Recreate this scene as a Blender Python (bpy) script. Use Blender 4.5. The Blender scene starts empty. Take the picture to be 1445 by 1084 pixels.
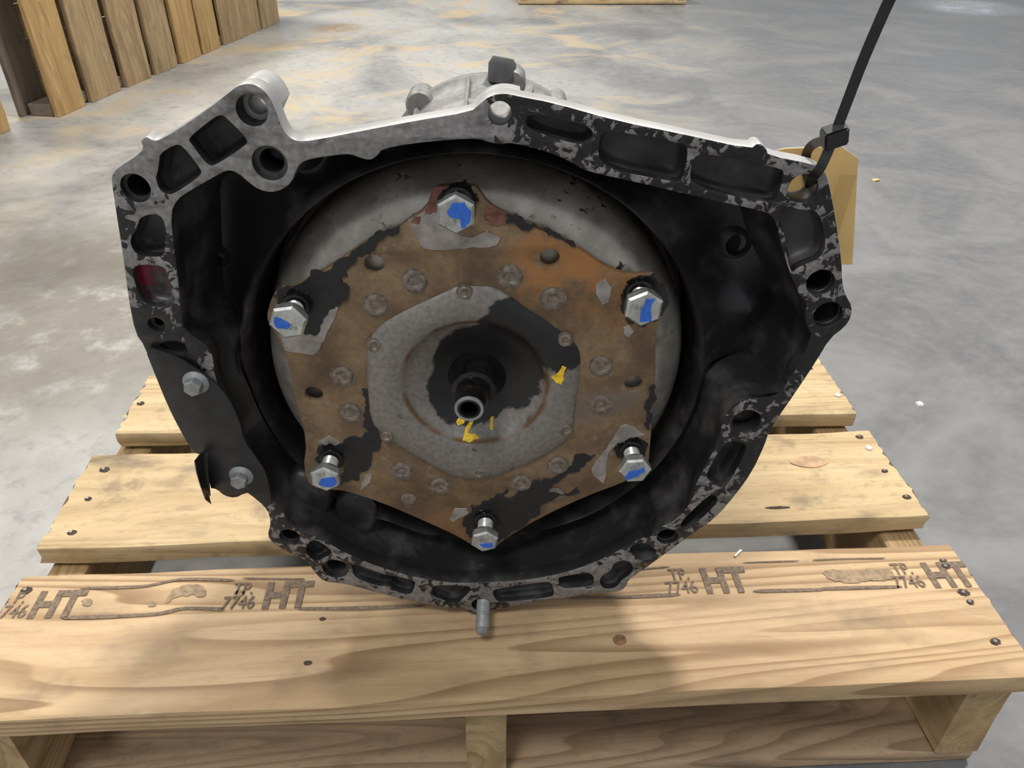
import bpy, bmesh, math, random
from mathutils import Vector, Matrix, noise
random.seed(7)
scn = bpy.context.scene
COL = scn.collection

# ------------------------------------------------------------------ camera
PITCH, YAWC, ROLLC = math.radians(34.595), math.radians(3.558), math.radians(0.5255)
fwd = Vector((math.sin(YAWC)*math.cos(PITCH), math.cos(YAWC)*math.cos(PITCH), -math.sin(PITCH)))
rgt = fwd.cross(Vector((0, 0, 1))).normalized()
upv = rgt.cross(fwd)
r2 = rgt*math.cos(ROLLC) + upv*math.sin(ROLLC)
u2 = -rgt*math.sin(ROLLC) + upv*math.cos(ROLLC)
cd = bpy.data.cameras.new('camera')
cd.sensor_width = 36.0
cd.lens = 1086.0/1445.0*36.0
cd.clip_start = 0.02
cam = bpy.data.objects.new('camera', cd)
cam.matrix_world = Matrix(((r2.x, u2.x, -fwd.x, 0.0), (r2.y, u2.y, -fwd.y, 0.0), (r2.z, u2.z, -fwd.z, 0.6), (0, 0, 0, 1)))
COL.objects.link(cam)
scn.camera = cam

# ------------------------------------------------------------------ light
w = bpy.data.worlds.new('world')
scn.world = w
w.use_nodes = True
w.node_tree.nodes['Background'].inputs[0].default_value = (0.92, 0.96, 1.0, 1)
w.node_tree.nodes['Background'].inputs[1].default_value = 0.44

def area(name, loc, target, size, power, col):
    l = bpy.data.lights.new(name, 'AREA')
    l.shape = 'DISK'
    l.size = size
    l.energy = power
    l.color = col
    o = bpy.data.objects.new(name, l)
    o.location = loc
    o.rotation_euler = (Vector(target)-Vector(loc)).to_track_quat('-Z', 'Y').to_euler()
    COL.objects.link(o)
    return o
# assumed high-bay lamps, out of frame: one behind the gearbox to the right, one further back on the left
area('assumed_overhead_lamp', (1.35, 2.15, 4.4), (0.0, 0.6, 0.1), 0.6, 170, (1.0, 0.96, 0.90))
area('assumed_overhead_lamp', (-2.4, 4.6, 4.8), (-1.2, 3.4, 0.0), 1.1, 200, (1.0, 0.95, 0.86))
area('assumed_overhead_lamp', (-1.2, -1.3, 4.6), (0.0, 0.5, 0.2), 1.1, 85, (1.0, 0.98, 0.95))  # fill lamp added in front to brighten the face of the bell
scn.view_settings.view_transform = 'Standard'
scn.view_settings.look = 'None'
scn.view_settings.gamma = 1.0
scn.view_settings.use_curve_mapping = False
scn.view_settings.exposure = 0.25

# ------------------------------------------------------------------ traced profiles, metres in the gearbox frame (x across, z up)
OUTER=[(-0.2314,0.4266),(-0.2292,0.4301),(-0.2254,0.4336),(-0.207,0.4439),(-0.2053,0.4484),(-0.2063,0.4505),(-0.2016,0.4539),(-0.1979,0.4512),(-0.1934,0.4518),(-0.174,0.4622),(-0.1565,0.4729),(-0.1441,0.4812),(-0.1393,0.4843),(-0.1337,0.4859),(-0.1285,0.4854),(-0.1238,0.4824),(-0.1204,0.4773),(-0.1184,0.4706),(-0.1166,0.4616),(-0.1143,0.4557),(-0.1104,0.4525),(-0.1051,0.4514),(-0.0882,0.4543),(-0.081,0.4558),(-0.0367,0.4645),(0.0002,0.4706),(0.0057,0.4753),(0.011,0.4795),(0.0174,0.4813),(0.0238,0.4812),(0.0302,0.4797),(0.0498,0.4764),(0.0898,0.4659),(0.1304,0.4584),(0.1741,0.4494),(0.1787,0.4535),(0.184,0.4501),(0.1863,0.4454),(0.2159,0.4402),(0.2237,0.4361),(0.2279,0.4298),(0.2378,0.4067),(0.2497,0.3759),(0.2559,0.3542),(0.2605,0.3465),(0.2665,0.3387),(0.2683,0.3296),(0.2659,0.3214),(0.2575,0.312),(0.2517,0.2904),(0.2429,0.2633),(0.2345,0.2395),(0.2299,0.2234),(0.2296,0.2126),(0.2247,0.1836),(0.216,0.1597),(0.2039,0.1324),(0.1851,0.1108),(0.1687,0.0911),(0.1517,0.0706),(0.1438,0.0614),(0.1357,0.0521),(0.134,0.0414),(0.1264,0.0345),(0.1028,0.0329),(0.0812,0.0271),(0.0648,0.0242),(0.0373,0.0168),(0.0169,0.0095),(0.0145,0.0105),(0.006,0.0001),(-0.0091,0.0012),(-0.018,0.0126),(-0.0307,0.0087),(-0.0373,0.0124),(-0.0635,0.0196),(-0.0862,0.0268),(-0.1115,0.0376),(-0.1272,0.0434),(-0.1448,0.0456),(-0.1513,0.0574),(-0.157,0.0737),(-0.1727,0.0848),(-0.1835,0.0959),(-0.1868,0.1057),(-0.1821,0.1176),(-0.1807,0.1303),(-0.1834,0.1406),(-0.1932,0.1541),(-0.2042,0.1652),(-0.218,0.1836),(-0.2296,0.2037),(-0.2388,0.2474),(-0.2432,0.2995),(-0.2472,0.3115),(-0.2444,0.3383),(-0.239,0.3721),(-0.2348,0.4036)]
INNER=[(-0.1917,0.4129),(-0.1843,0.4177),(-0.1586,0.4313),(-0.1539,0.4325),(-0.1487,0.4303),(-0.1441,0.4251),(-0.1382,0.4199),(-0.1306,0.4179),(-0.1222,0.42),(-0.1158,0.4248),(-0.1118,0.4323),(-0.1083,0.4375),(-0.1011,0.4404),(-0.0842,0.4428),(-0.0825,0.4431),(-0.0758,0.4434),(-0.0705,0.4412),(-0.064,0.4396),(-0.0593,0.4425),(-0.0555,0.447),(-0.0376,0.4504),(-0.01,0.4534),(0.0053,0.4538),(0.0119,0.4514),(0.0185,0.4504),(0.0239,0.4515),(0.035,0.4494),(0.0506,0.4451),(0.0653,0.4385),(0.0692,0.4354),(0.081,0.432),(0.107,0.4266),(0.1428,0.4183),(0.1791,0.4106),(0.1908,0.408),(0.1973,0.4041),(0.2015,0.3973),(0.2072,0.3834),(0.2174,0.3626),(0.2245,0.352),(0.2275,0.3462),(0.234,0.3403),(0.235,0.3283),(0.2395,0.3201),(0.2436,0.3139),(0.2402,0.2925),(0.2329,0.2655),(0.2287,0.2585),(0.2154,0.2583),(0.2023,0.257),(0.1942,0.2487),(0.1918,0.2341),(0.1905,0.2116),(0.1881,0.202),(0.182,0.1789),(0.1793,0.1637),(0.1806,0.1548),(0.1706,0.1296),(0.155,0.1189),(0.1479,0.1056),(0.1425,0.1079),(0.1234,0.0905),(0.0984,0.0725),(0.0725,0.0593),(0.0368,0.0496),(0.0007,0.0465),(-0.0293,0.0458),(-0.0613,0.0538),(-0.0894,0.0652),(-0.1179,0.0821),(-0.1363,0.0987),(-0.146,0.1073),(-0.152,0.1083),(-0.1656,0.12),(-0.1674,0.1325),(-0.1734,0.1469),(-0.1802,0.1607),(-0.1882,0.2027),(-0.1932,0.2485),(-0.1973,0.2729),(-0.1942,0.2926),(-0.1973,0.3024),(-0.2055,0.3095),(-0.2104,0.3149),(-0.2105,0.3231),(-0.2053,0.3537),(-0.2022,0.3808),(-0.1984,0.404)]
POCKETS=[[(-0.1757,0.4525),(-0.1583,0.4645),(-0.1523,0.4672),(-0.1495,0.4651),(-0.139,0.4522),(-0.1407,0.4489),(-0.1634,0.4353),(-0.1676,0.4364),(-0.1746,0.4497)],[(-0.1976,0.4373),(-0.1956,0.4429),(-0.1848,0.4485),(-0.1806,0.448),(-0.1723,0.4329),(-0.1731,0.4295),(-0.187,0.4206),(-0.1962,0.4158),(-0.2017,0.4187),(-0.2025,0.4269),(-0.2001,0.431)],[(-0.219,0.4015),(-0.2024,0.403),(-0.2095,0.3744),(-0.2148,0.3719),(-0.2286,0.3726),(-0.2312,0.3802),(-0.2298,0.3852),(-0.2233,0.3922)],[(-0.235,0.3629),(-0.2285,0.366),(-0.2137,0.3651),(-0.2119,0.361),(-0.2124,0.3407),(-0.2152,0.3319),(-0.2276,0.3329),(-0.2345,0.3361),(-0.2362,0.3513)],[(-0.2371,0.2996),(-0.2225,0.3056),(-0.2131,0.3034),(-0.2124,0.2975),(-0.2161,0.2902)],[(0.0341,0.4656),(0.0367,0.4694),(0.0661,0.4638),(0.075,0.4601),(0.0753,0.4552),(0.0712,0.4519),(0.0646,0.4513),(0.0348,0.4603)],[(0.0794,0.4546),(0.0837,0.4599),(0.1312,0.4524),(0.1358,0.4484),(0.1344,0.429),(0.1304,0.4275),(0.0807,0.4369)],[(0.1385,0.4388),(0.1427,0.4471),(0.1947,0.4372),(0.1989,0.4338),(0.1973,0.4181),(0.1939,0.4137),(0.1405,0.4248)],[(0.1997,0.4093),(0.2069,0.4123),(0.2132,0.409),(0.2271,0.4098),(0.2399,0.3774),(0.2206,0.3684),(0.2187,0.3635),(0.2125,0.3756),(0.2082,0.3928),(0.2039,0.3958)],[(0.1968,0.2167),(0.2144,0.2141),(0.215,0.2023),(0.2064,0.1684),(0.202,0.165),(0.1881,0.1758),(0.1878,0.1832)],[(0.1735,0.1203),(0.1743,0.1273),(0.1919,0.1561),(0.1973,0.1584),(0.2015,0.1529),(0.2001,0.1461),(0.1824,0.118),(0.1774,0.1167)],[(0.1312,0.0906),(0.1366,0.0986),(0.1467,0.1007),(0.1566,0.0897),(0.1564,0.0839),(0.1474,0.0777),(0.142,0.0789)],[(0.109,0.0492),(0.1102,0.0571),(0.1186,0.0637),(0.1196,0.0728),(0.1263,0.078),(0.1353,0.0755),(0.1389,0.0653),(0.1336,0.0561),(0.1285,0.0521),(0.1257,0.0427),(0.1188,0.0391),(0.1123,0.0412)],[(0.0709,0.0527),(0.0726,0.0553),(0.0974,0.0609),(0.103,0.057),(0.1037,0.0464),(0.1004,0.0424),(0.0751,0.0393),(0.0721,0.046)],[(0.0097,0.0345),(0.0152,0.0386),(0.0603,0.0491),(0.0649,0.0459),(0.0681,0.0325),(0.0647,0.0269),(0.0225,0.02),(0.0142,0.0207)],[(-0.0459,0.0396),(-0.0408,0.0421),(-0.0123,0.0424),(-0.0091,0.0376),(-0.0134,0.0302),(-0.022,0.0189),(-0.0304,0.0175),(-0.0368,0.0237),(-0.0449,0.0261)],[(-0.1167,0.0672),(-0.1144,0.0707),(-0.1023,0.0639),(-0.0901,0.057),(-0.0696,0.0513),(-0.0609,0.0481),(-0.0613,0.0418),(-0.0662,0.0283),(-0.0791,0.0331),(-0.0849,0.0415),(-0.0949,0.0402),(-0.1164,0.0519)],[(-0.1566,0.0873),(-0.1494,0.0996),(-0.1439,0.1001),(-0.1329,0.0887),(-0.1337,0.0819),(-0.1421,0.078),(-0.1476,0.0726),(-0.1532,0.0778)]]
HOLES=[(-0.133,0.47,0.0095,0.62,1),(-0.1278,0.4373,0.011,0.72,0),(-0.2172,0.4203,0.0094,0.8,0),(-0.2297,0.3183,0.0059,0.6,0),(0.0179,0.4695,0.0071,1,1),(0.2127,0.424,0.0094,1,1),(0.2397,0.3569,0.0096,0.95,0),(0.251,0.3315,0.0099,0.95,0),(0.2104,0.2356,0.011,0.8,1),(0.164,0.1082,0.0089,0.9,0),(-0.0013,0.0159,0.008,0.7,0),(-0.132,0.0635,0.0116,0.75,0),(-0.1674,0.1038,0.009,0.9,0)]
COVER=[(-0.2414,0.3019),(-0.2319,0.2996),(-0.2183,0.2938),(-0.2066,0.283),(-0.1966,0.272),(-0.1891,0.2581),(-0.1848,0.2372),(-0.1848,0.2148),(-0.1774,0.195),(-0.1731,0.1819),(-0.1735,0.1499),(-0.1766,0.148),(-0.1884,0.1597),(-0.1954,0.159),(-0.2045,0.1533),(-0.2131,0.1563),(-0.2174,0.1634),(-0.2239,0.1648),(-0.2167,0.2032),(-0.224,0.2003),(-0.2286,0.2042),(-0.2339,0.2281),(-0.2373,0.2494),(-0.2396,0.2773)]
COVERBOLTS=[(-0.2102,0.2715),(-0.194,0.179)]
TAB=[(-0.2209,0.2075),(-0.2125,0.2118),(-0.2076,0.2146),(-0.215,0.1803),(-0.2177,0.1624),(-0.2204,0.1654),(-0.2214,0.2005)]
PLATE=[(-0.0269,0.4145),(-0.0184,0.4159),(-0.0004,0.4164),(0.0032,0.4137),(0.0094,0.4033),(0.0223,0.3955),(0.0474,0.3848),(0.0699,0.3726),(0.0932,0.3565),(0.1084,0.3504),(0.1274,0.3524),(0.1314,0.3468),(0.1414,0.3303),(0.1416,0.3237),(0.1359,0.313),(0.1354,0.2965),(0.1404,0.2541),(0.1402,0.2324),(0.1422,0.208),(0.1426,0.1973),(0.1439,0.1656),(0.1248,0.1518),(0.0934,0.1355),(0.0537,0.109),(0.0274,0.0864),(0.0148,0.0736),(0.0143,0.0706),(-0.0086,0.0726),(-0.0213,0.084),(-0.0448,0.0994),(-0.0902,0.1271),(-0.12,0.1394),(-0.1283,0.14),(-0.1487,0.1427),(-0.1515,0.1642),(-0.1443,0.1941),(-0.1466,0.2259),(-0.1474,0.256),(-0.1477,0.2798),(-0.1514,0.2964),(-0.1557,0.306),(-0.1575,0.3127),(-0.1505,0.33),(-0.1434,0.3378),(-0.1319,0.3386),(-0.1022,0.3564),(-0.0744,0.3766),(-0.0528,0.3856),(-0.0465,0.3909),(-0.0335,0.3989)]
PLATEHOLES=[(-0.0725,0.3573,0.0071),(0.0529,0.3634,0.007),(-0.1314,0.243,0.0071),(0.1228,0.2559,0.007),(-0.0633,0.1302,0.0069),(0.0659,0.1376,0.0075)]
RIVETS=[(-0.0445,0.3446),(0.0248,0.3487),(-0.0741,0.3245),(0.0562,0.3311),(-0.1067,0.261),(-0.104,0.2249),(-0.0671,0.1631),(-0.035,0.1464),(0.0359,0.1505),(0.067,0.171),(0.0959,0.2724),(0.098,0.2356)]
LOBED=[(-0.0809,0.2974),(-0.0716,0.3085),(-0.0592,0.3167),(-0.0422,0.3261),(-0.021,0.3367),(-0.0128,0.3413),(-0.0025,0.341),(0.0031,0.341),(0.0134,0.3406),(0.026,0.332),(0.0365,0.3229),(0.0519,0.3124),(0.0629,0.303),(0.0758,0.2916),(0.0795,0.2825),(0.079,0.2571),(0.0772,0.2287),(0.0775,0.2095),(0.0697,0.1951),(0.0447,0.1744),(0.0187,0.1607),(0.001,0.1547),(-0.0088,0.1546),(-0.0263,0.1583),(-0.0556,0.1808),(-0.0756,0.1989),(-0.0821,0.206),(-0.0881,0.2165),(-0.0882,0.2438),(-0.0849,0.2839)]
SMALLRIVETS=[(-0.0082,0.3371),(-0.0781,0.2916),(-0.0758,0.2036),(-0.0007,0.1643),(0.0711,0.2119),(0.0666,0.2975)]
AXIS=(-0.0033,0.2505)
DISH=(-0.0023,0.2546)
HUBBASE=(-0.0004,0.2503)
BOLTS=[(-0.0109,0.4054),(0.1192,0.3367),(0.1273,0.1886),(0.0042,0.1059),(-0.1257,0.1766),(-0.1334,0.3233)]
PILOT=(-0.0055,0.2531)
BLACK=[[(-0.1494,0.3316),(-0.1424,0.3394),(-0.1309,0.3401),(-0.1014,0.3579),(-0.0738,0.378),(-0.0523,0.3869),(-0.0539,0.3811),(-0.0688,0.3733),(-0.0726,0.3679),(-0.0841,0.3635),(-0.0919,0.3537),(-0.092,0.3475),(-0.0971,0.3474),(-0.0923,0.3399),(-0.0995,0.3269),(-0.1048,0.3216),(-0.1126,0.3149),(-0.1302,0.2984),(-0.1313,0.3066),(-0.1344,0.3253),(-0.1453,0.3291)],[(0.0223,0.3962),(0.0473,0.3861),(0.0707,0.3734),(0.0675,0.3728),(0.0562,0.3792),(0.0376,0.3843),(0.0218,0.3893)],[(0.117,0.3507),(0.128,0.3531),(0.1405,0.3319),(0.1362,0.3167),(0.1326,0.312),(0.1249,0.3078),(0.1128,0.3111),(0.1065,0.3224),(0.1068,0.3328),(0.1108,0.3444)],[(0.1365,0.2553),(0.1391,0.2558),(0.1392,0.2346),(0.1408,0.2113),(0.1353,0.2156),(0.1372,0.2243),(0.1337,0.2311),(0.1365,0.243)],[(0.0977,0.183),(0.0894,0.184),(0.0769,0.1698),(0.059,0.1563),(0.0356,0.1447),(0.0202,0.1341),(0.0219,0.1468),(0.0116,0.1329),(0.0012,0.1281),(-0.0092,0.1232),(-0.0148,0.1088),(-0.0136,0.089),(0.0023,0.0791),(0.0149,0.0777),(0.0274,0.0908),(0.0466,0.1095),(0.0549,0.1263),(0.0869,0.1407),(0.0849,0.1464),(0.07,0.1382),(0.0596,0.1404),(0.0611,0.145),(0.0773,0.1632)],[(-0.0811,0.1972),(-0.0868,0.2114),(-0.0886,0.2288),(-0.0873,0.2489),(-0.0927,0.2488),(-0.0908,0.2406),(-0.0939,0.2236),(-0.0908,0.2061),(-0.1006,0.1997),(-0.1061,0.2006),(-0.114,0.1932),(-0.1233,0.1867),(-0.1147,0.1747),(-0.1228,0.1556),(-0.1242,0.1438),(-0.1057,0.1518),(-0.0971,0.1636),(-0.0917,0.175),(-0.0831,0.1899)]]
SILVER=[[(-0.046,0.3919),(-0.0394,0.3945),(-0.0311,0.3988),(-0.0235,0.4025),(-0.0208,0.3912),(-0.0114,0.3809),(-0.0027,0.3786),(0.0099,0.384),(0.0061,0.3851),(0.0158,0.38),(0.0175,0.3782),(0.0152,0.3735),(0.0098,0.3716),(-0.036,0.3703),(-0.038,0.3724)],[(-0.1492,0.2982),(-0.14,0.2962),(-0.131,0.3012),(-0.1216,0.3088),(-0.1125,0.3162),(-0.1046,0.3229),(-0.1023,0.323),(-0.1065,0.3123),(-0.1094,0.3077),(-0.1214,0.2851),(-0.1266,0.2804),(-0.1475,0.2845)],[(0.0952,0.1676),(0.0992,0.1771),(0.1068,0.1902),(0.1161,0.2136),(0.1214,0.2158),(0.1287,0.212),(0.1378,0.205),(0.1259,0.1977),(0.1148,0.1958),(0.1086,0.1847),(0.1078,0.1678),(0.1068,0.1513),(0.0974,0.16)],[(-0.0283,0.107),(-0.0231,0.1201),(-0.0121,0.1202),(-0.0107,0.1138),(-0.0253,0.1027)],[(-0.1343,0.1948),(-0.1243,0.2013),(-0.116,0.1941),(-0.1245,0.1886)],[(-0.0992,0.1578),(-0.0932,0.1598),(-0.0956,0.15),(-0.1055,0.139),(-0.1029,0.1499)],[(0.0871,0.3435),(0.0936,0.348),(0.0987,0.3405),(0.0973,0.3289),(0.0929,0.3262),(0.0877,0.3352)],[(0.1096,0.3077),(0.1142,0.3091),(0.1182,0.3037),(0.1151,0.2988),(0.1114,0.3008)]]
REDDISH=[[(-0.026,0.4153),(-0.0175,0.417),(-0.0168,0.4082),(-0.0224,0.4015),(-0.0312,0.3958),(-0.0381,0.3889),(-0.044,0.3894),(-0.0422,0.3923),(-0.0332,0.3998)],[(0.0106,0.4024),(0.0223,0.3969),(0.0213,0.3895),(0.0115,0.3882),(0.0062,0.395)]]
HUBBLACK=[(-0.0047,0.3129),(-0.02,0.304),(-0.0282,0.2904),(-0.0318,0.2704),(-0.0221,0.2512),(-0.0131,0.2381),(0.0027,0.2179),(0.0142,0.2145),(0.0052,0.2248),(0.0256,0.2352),(0.0428,0.2519),(0.0517,0.2633),(0.0655,0.2792),(0.0766,0.2885),(0.0748,0.2975),(0.0605,0.3048),(0.0564,0.3135),(0.0089,0.3174),(-0.0027,0.312),(-0.0133,0.3065)]
YELLOW=[[(-0.0193,0.2122),(-0.0175,0.2149),(-0.0126,0.2163),(-0.0112,0.2146),(-0.0134,0.2105),(-0.018,0.2095)],[(-0.007,0.2158),(-0.0042,0.2132),(-0.0094,0.2034),(0.0005,0.2004),(-0.0081,0.1974),(-0.0138,0.1988)],[(0.065,0.276),(0.0684,0.2749),(0.0667,0.2686),(0.0655,0.2584),(0.0617,0.2597),(0.0572,0.2641),(0.0614,0.2685)],[(0.0095,0.216),(0.0123,0.2169),(0.0118,0.2063),(0.0087,0.2066)]]
CAVHOLES=[(-0.2003,0.3425,0.0045),(0.197,0.3562,0.008)]
EARIN=[(-0.2164,0.2027),(-0.2197,0.1917),(-0.2221,0.1784),(-0.2239,0.1648),(-0.2254,0.1556)]
EAROUT=[(-0.2214,0.2067),(-0.2225,0.1953),(-0.2226,0.1823),(-0.2218,0.1659),(-0.2183,0.1614)]
PADS=[[(-0.167,0.155),(-0.1313,0.1339),(-0.1404,0.0918),(-0.1526,0.0835),(-0.1788,0.1127)],[(-0.1265,0.1322),(-0.0903,0.1207),(-0.102,0.0777),(-0.1118,0.0729),(-0.1376,0.0937)]]
STUD=((0.0017,0.0177),)
TIE=[(0.2275,0.4843,0.4194),(0.2196,0.4668,0.4306),(0.2193,0.4588,0.4398),(0.2226,0.4606,0.4494),(0.2251,0.4624,0.4589),(0.227,0.4603,0.4804),(0.2276,0.4542,0.5062),(0.2284,0.4442,0.5368),(0.2276,0.4322,0.558)]
TIELOOP=[(0.2261,0.4664,0.4559),(0.224,0.4745,0.4521),(0.2228,0.4846,0.4463),(0.2267,0.4984,0.4358),(0.2304,0.5012,0.4242),(0.2275,0.4843,0.4194)]
TAG=[(0.2072,0.5016,0.4374),(0.2126,0.5012,0.4388),(0.2495,0.499,0.4406),(0.2629,0.4982,0.4326),(0.2792,0.4972,0.3548),(0.2323,0.5,0.3543)]
SLATS=[[(-1.404,2.803),(-1.354,2.947)],[(-1.359,2.989),(-1.314,3.166)],[(-1.323,3.214),(-1.274,3.381)],[(-1.265,3.416),(-1.226,3.583)],[(-1.229,3.623),(-1.181,3.787)],[(-1.173,3.809),(-1.128,3.966)],[(-1.135,4.013),(-1.093,4.213)],[(-1.088,4.212),(-1.041,4.402)],[(-1.042,4.431),(-0.996,4.639)]]
STAMPLINES=[([(-0.3912,0.5311),(-0.3311,0.5308),(-0.2955,0.538),(-0.2426,0.5344)],0.0035),([(-0.3941,0.4955),(-0.3521,0.495),(-0.3065,0.496),(-0.2816,0.5014),(-0.2435,0.4986)],0.0042),([(-0.2348,0.5367),(-0.1937,0.5337),(-0.1726,0.5327)],0.002),([(-0.1733,0.4959),(-0.1192,0.494),(-0.0513,0.4939)],0.0045),([(0.0868,0.4982),(0.1354,0.4957),(0.1988,0.496)],0.004),([(0.0899,0.525),(0.1337,0.5284),(0.1963,0.5319)],0.002),([(0.2715,0.4968),(0.3341,0.4954),(0.3489,0.4964),(0.4224,0.4954)],0.0042),([(0.2721,0.5338),(0.3317,0.5337)],0.0018),([(0.3453,0.534),(0.3792,0.5343),(0.4225,0.5331)],0.0018)]
SMUDGES=[[(0.3489,0.5185),(0.3624,0.5207),(0.379,0.5161),(0.3987,0.5189),(0.4173,0.5189),(0.423,0.512),(0.4136,0.5032),(0.3922,0.5043),(0.3728,0.5016),(0.3528,0.5062)],[(-0.298,0.53),(-0.273,0.5314),(-0.2634,0.5133),(-0.2857,0.5205),(-0.3029,0.5059),(-0.3023,0.517)],[(-0.3856,0.5169),(-0.374,0.518),(-0.373,0.5086),(-0.3801,0.5098)],[(-0.3196,0.5101),(-0.3127,0.5115),(-0.3094,0.5054),(-0.3173,0.5049)]]
TLOC = (0.003, 0.4800, 0.0)
TYAW = -math.radians(3.5)
ZFLOOR = -0.165

# ------------------------------------------------------------------ helpers
def tag(o, label=None, cat=None, group=None, kind=None):
    if label: o['label'] = label
    if cat: o['category'] = cat
    if group: o['group'] = group
    if kind: o['kind'] = kind
    return o

def empty(name, loc=(0, 0, 0), rz=0.0):
    o = bpy.data.objects.new(name, None)
    o.empty_display_size = 0.05
    o.location = loc
    o.rotation_euler = (0, 0, rz)
    COL.objects.link(o)
    return o

def link(name, me, parent=None, mats=(), loc=None, smooth=None):
    o = bpy.data.objects.new(name, me)
    COL.objects.link(o)
    if parent: o.parent = parent
    if loc: o.location = loc
    for m in mats:
        if len(me.materials) < len(mats): me.materials.append(m)
    if smooth is not None:
        me.polygons.foreach_set('use_smooth', [True]*len(me.polygons))
        if smooth < 180:
            me.set_sharp_from_angle(angle=math.radians(smooth))
    return o

def from_bm(bm, name='m', recalc=True):
    if recalc: bmesh.ops.recalc_face_normals(bm, faces=bm.faces)
    me = bpy.data.meshes.new(name)
    bm.to_mesh(me)
    bm.free()
    return me

def chaikin(p, n=1, closed=True):
    for _ in range(n):
        q = []
        m = len(p)
        for i in range(m if closed else m-1):
            a, b = p[i], p[(i+1) % m]
            q.append((a[0]*.75+b[0]*.25, a[1]*.75+b[1]*.25))
            q.append((a[0]*.25+b[0]*.75, a[1]*.25+b[1]*.75))
        if not closed: q = [p[0]]+q+[p[-1]]
        p = q
    return p

def ragged(p, n=3, amp=0.16, seed=1):
    r = random.Random(seed)
    for k in range(n):
        q = []
        for i in range(len(p)):
            a, b = p[i], p[(i+1) % len(p)]
            dx, dy = b[0]-a[0], b[1]-a[1]
            L = math.hypot(dx, dy)
            s = r.uniform(-amp, amp)*min(L, 0.02)/max(L, 1e-6)
            q += [a, ((a[0]+b[0])/2-dy*s, (a[1]+b[1])/2+dx*s)]
        p = q
    return p

def circle(cx, cz, r, n=32):
    return [(cx+r*math.cos(2*math.pi*i/n), cz+r*math.sin(2*math.pi*i/n)) for i in range(n)]

def slab_mesh(loops, d0, d1, bev=0.0008, xy=False):
    """flat plate cut from closed loops (first the outline, then holes), from depth d0 to d1"""
    cu = bpy.data.curves.new('tmp', 'CURVE')
    cu.dimensions = '2D'
    cu.fill_mode = 'BOTH'
    cu.extrude = max((d1-d0)/2-bev, 1e-6)
    cu.bevel_depth = bev
    cu.bevel_resolution = 1
    cu.offset = -bev
    for lp in loops:
        s = cu.splines.new('POLY')
        s.points.add(len(lp)-1)
        for i, q in enumerate(lp): s.points[i].co = (q[0], q[1], 0, 1)
        s.use_cyclic_u = True
    ob = bpy.data.objects.new('tmp', cu)
    COL.objects.link(ob)
    dg = bpy.context.evaluated_depsgraph_get()
    me = bpy.data.meshes.new_from_object(ob.evaluated_get(dg))
    bpy.data.objects.remove(ob)
    bpy.data.curves.remove(cu)
    bm = bmesh.new()
    bm.from_mesh(me)
    bpy.data.meshes.remove(me)
    dm = (d0+d1)/2
    for v in bm.verts:
        x, y, z = v.co
        v.co = (x, y, dm+z) if xy else (x, dm-z, y)
    bmesh.ops.remove_doubles(bm, verts=bm.verts, dist=1e-6)
    for f in bm.faces: f.material_index = 0
    return bm

def loft(bm, rings, cap0=False, cap1=False, mi=0, closed=True):
    vs = [[bm.verts.new(p) for p in r] for r in rings]
    n = len(rings[0])
    for a, b in zip(vs[:-1], vs[1:]):
        for i in range(n if closed else n-1):
            j = (i+1) % n
            f = bm.faces.new((a[i], a[j], b[j], b[i]))
            f.material_index = mi
    if cap0: bm.faces.new(vs[0]).material_index = mi
    if cap1: bm.faces.new(vs[-1]).material_index = mi
    return vs

def revolve(bm, prof, cx, cz, n=96, cap0=False, cap1=False, mi=0):
    """profile of (radius, depth) spun about the gearbox axis"""
    rings = [[(cx+r*math.cos(2*math.pi*i/n), d, cz+r*math.sin(2*math.pi*i/n)) for i in range(n)] for r, d in prof]
    return loft(bm, rings, cap0, cap1, mi)

def tube(bm, path, rad, n=10, cap=True, flat=1.0, side=None):
    P = [Vector(p) for p in path]
    rings = []
    for i, p in enumerate(P):
        t = (P[min(i+1, len(P)-1)]-P[max(i-1, 0)]).normalized()
        ref = Vector(side) if side else (Vector((0, 0, 1)) if abs(t.z) < .9 else Vector((1, 0, 0)))
        a = t.cross(ref).normalized()
        b = a.cross(t).normalized()
        r = rad[i] if isinstance(rad, (list, tuple)) else rad
        rings.append([p+a*(r*flat*math.cos(2*math.pi*k/n))+b*(r*math.sin(2*math.pi*k/n)) for k in range(n)])
    return loft(bm, rings, cap, cap)

def spline(pts, m=8):
    P = [Vector(p) for p in pts]
    out = []
    for i in range(len(P)-1):
        p0, p1, p2, p3 = P[max(i-1, 0)], P[i], P[i+1], P[min(i+2, len(P)-1)]
        for k in range(m):
            t = k/m
            out.append(0.5*((2*p1)+(-p0+p2)*t+(2*p0-5*p1+4*p2-p3)*t*t+(-p0+3*p1-3*p2+p3)*t**3))
    out.append(P[-1])
    return out

def box(bm, x0, x1, y0, y1, z0, z1, mi=0):
    v = [bm.verts.new(p) for p in ((x0, y0, z0), (x1, y0, z0), (x1, y1, z0), (x0, y1, z0), (x0, y0, z1), (x1, y0, z1), (x1, y1, z1), (x0, y1, z1))]
    for f in ((0, 3, 2, 1), (4, 5, 6, 7), (0, 1, 5, 4), (1, 2, 6, 5), (2, 3, 7, 6), (3, 0, 4, 7)):
        bm.faces.new([v[i] for i in f]).material_index = mi

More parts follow.
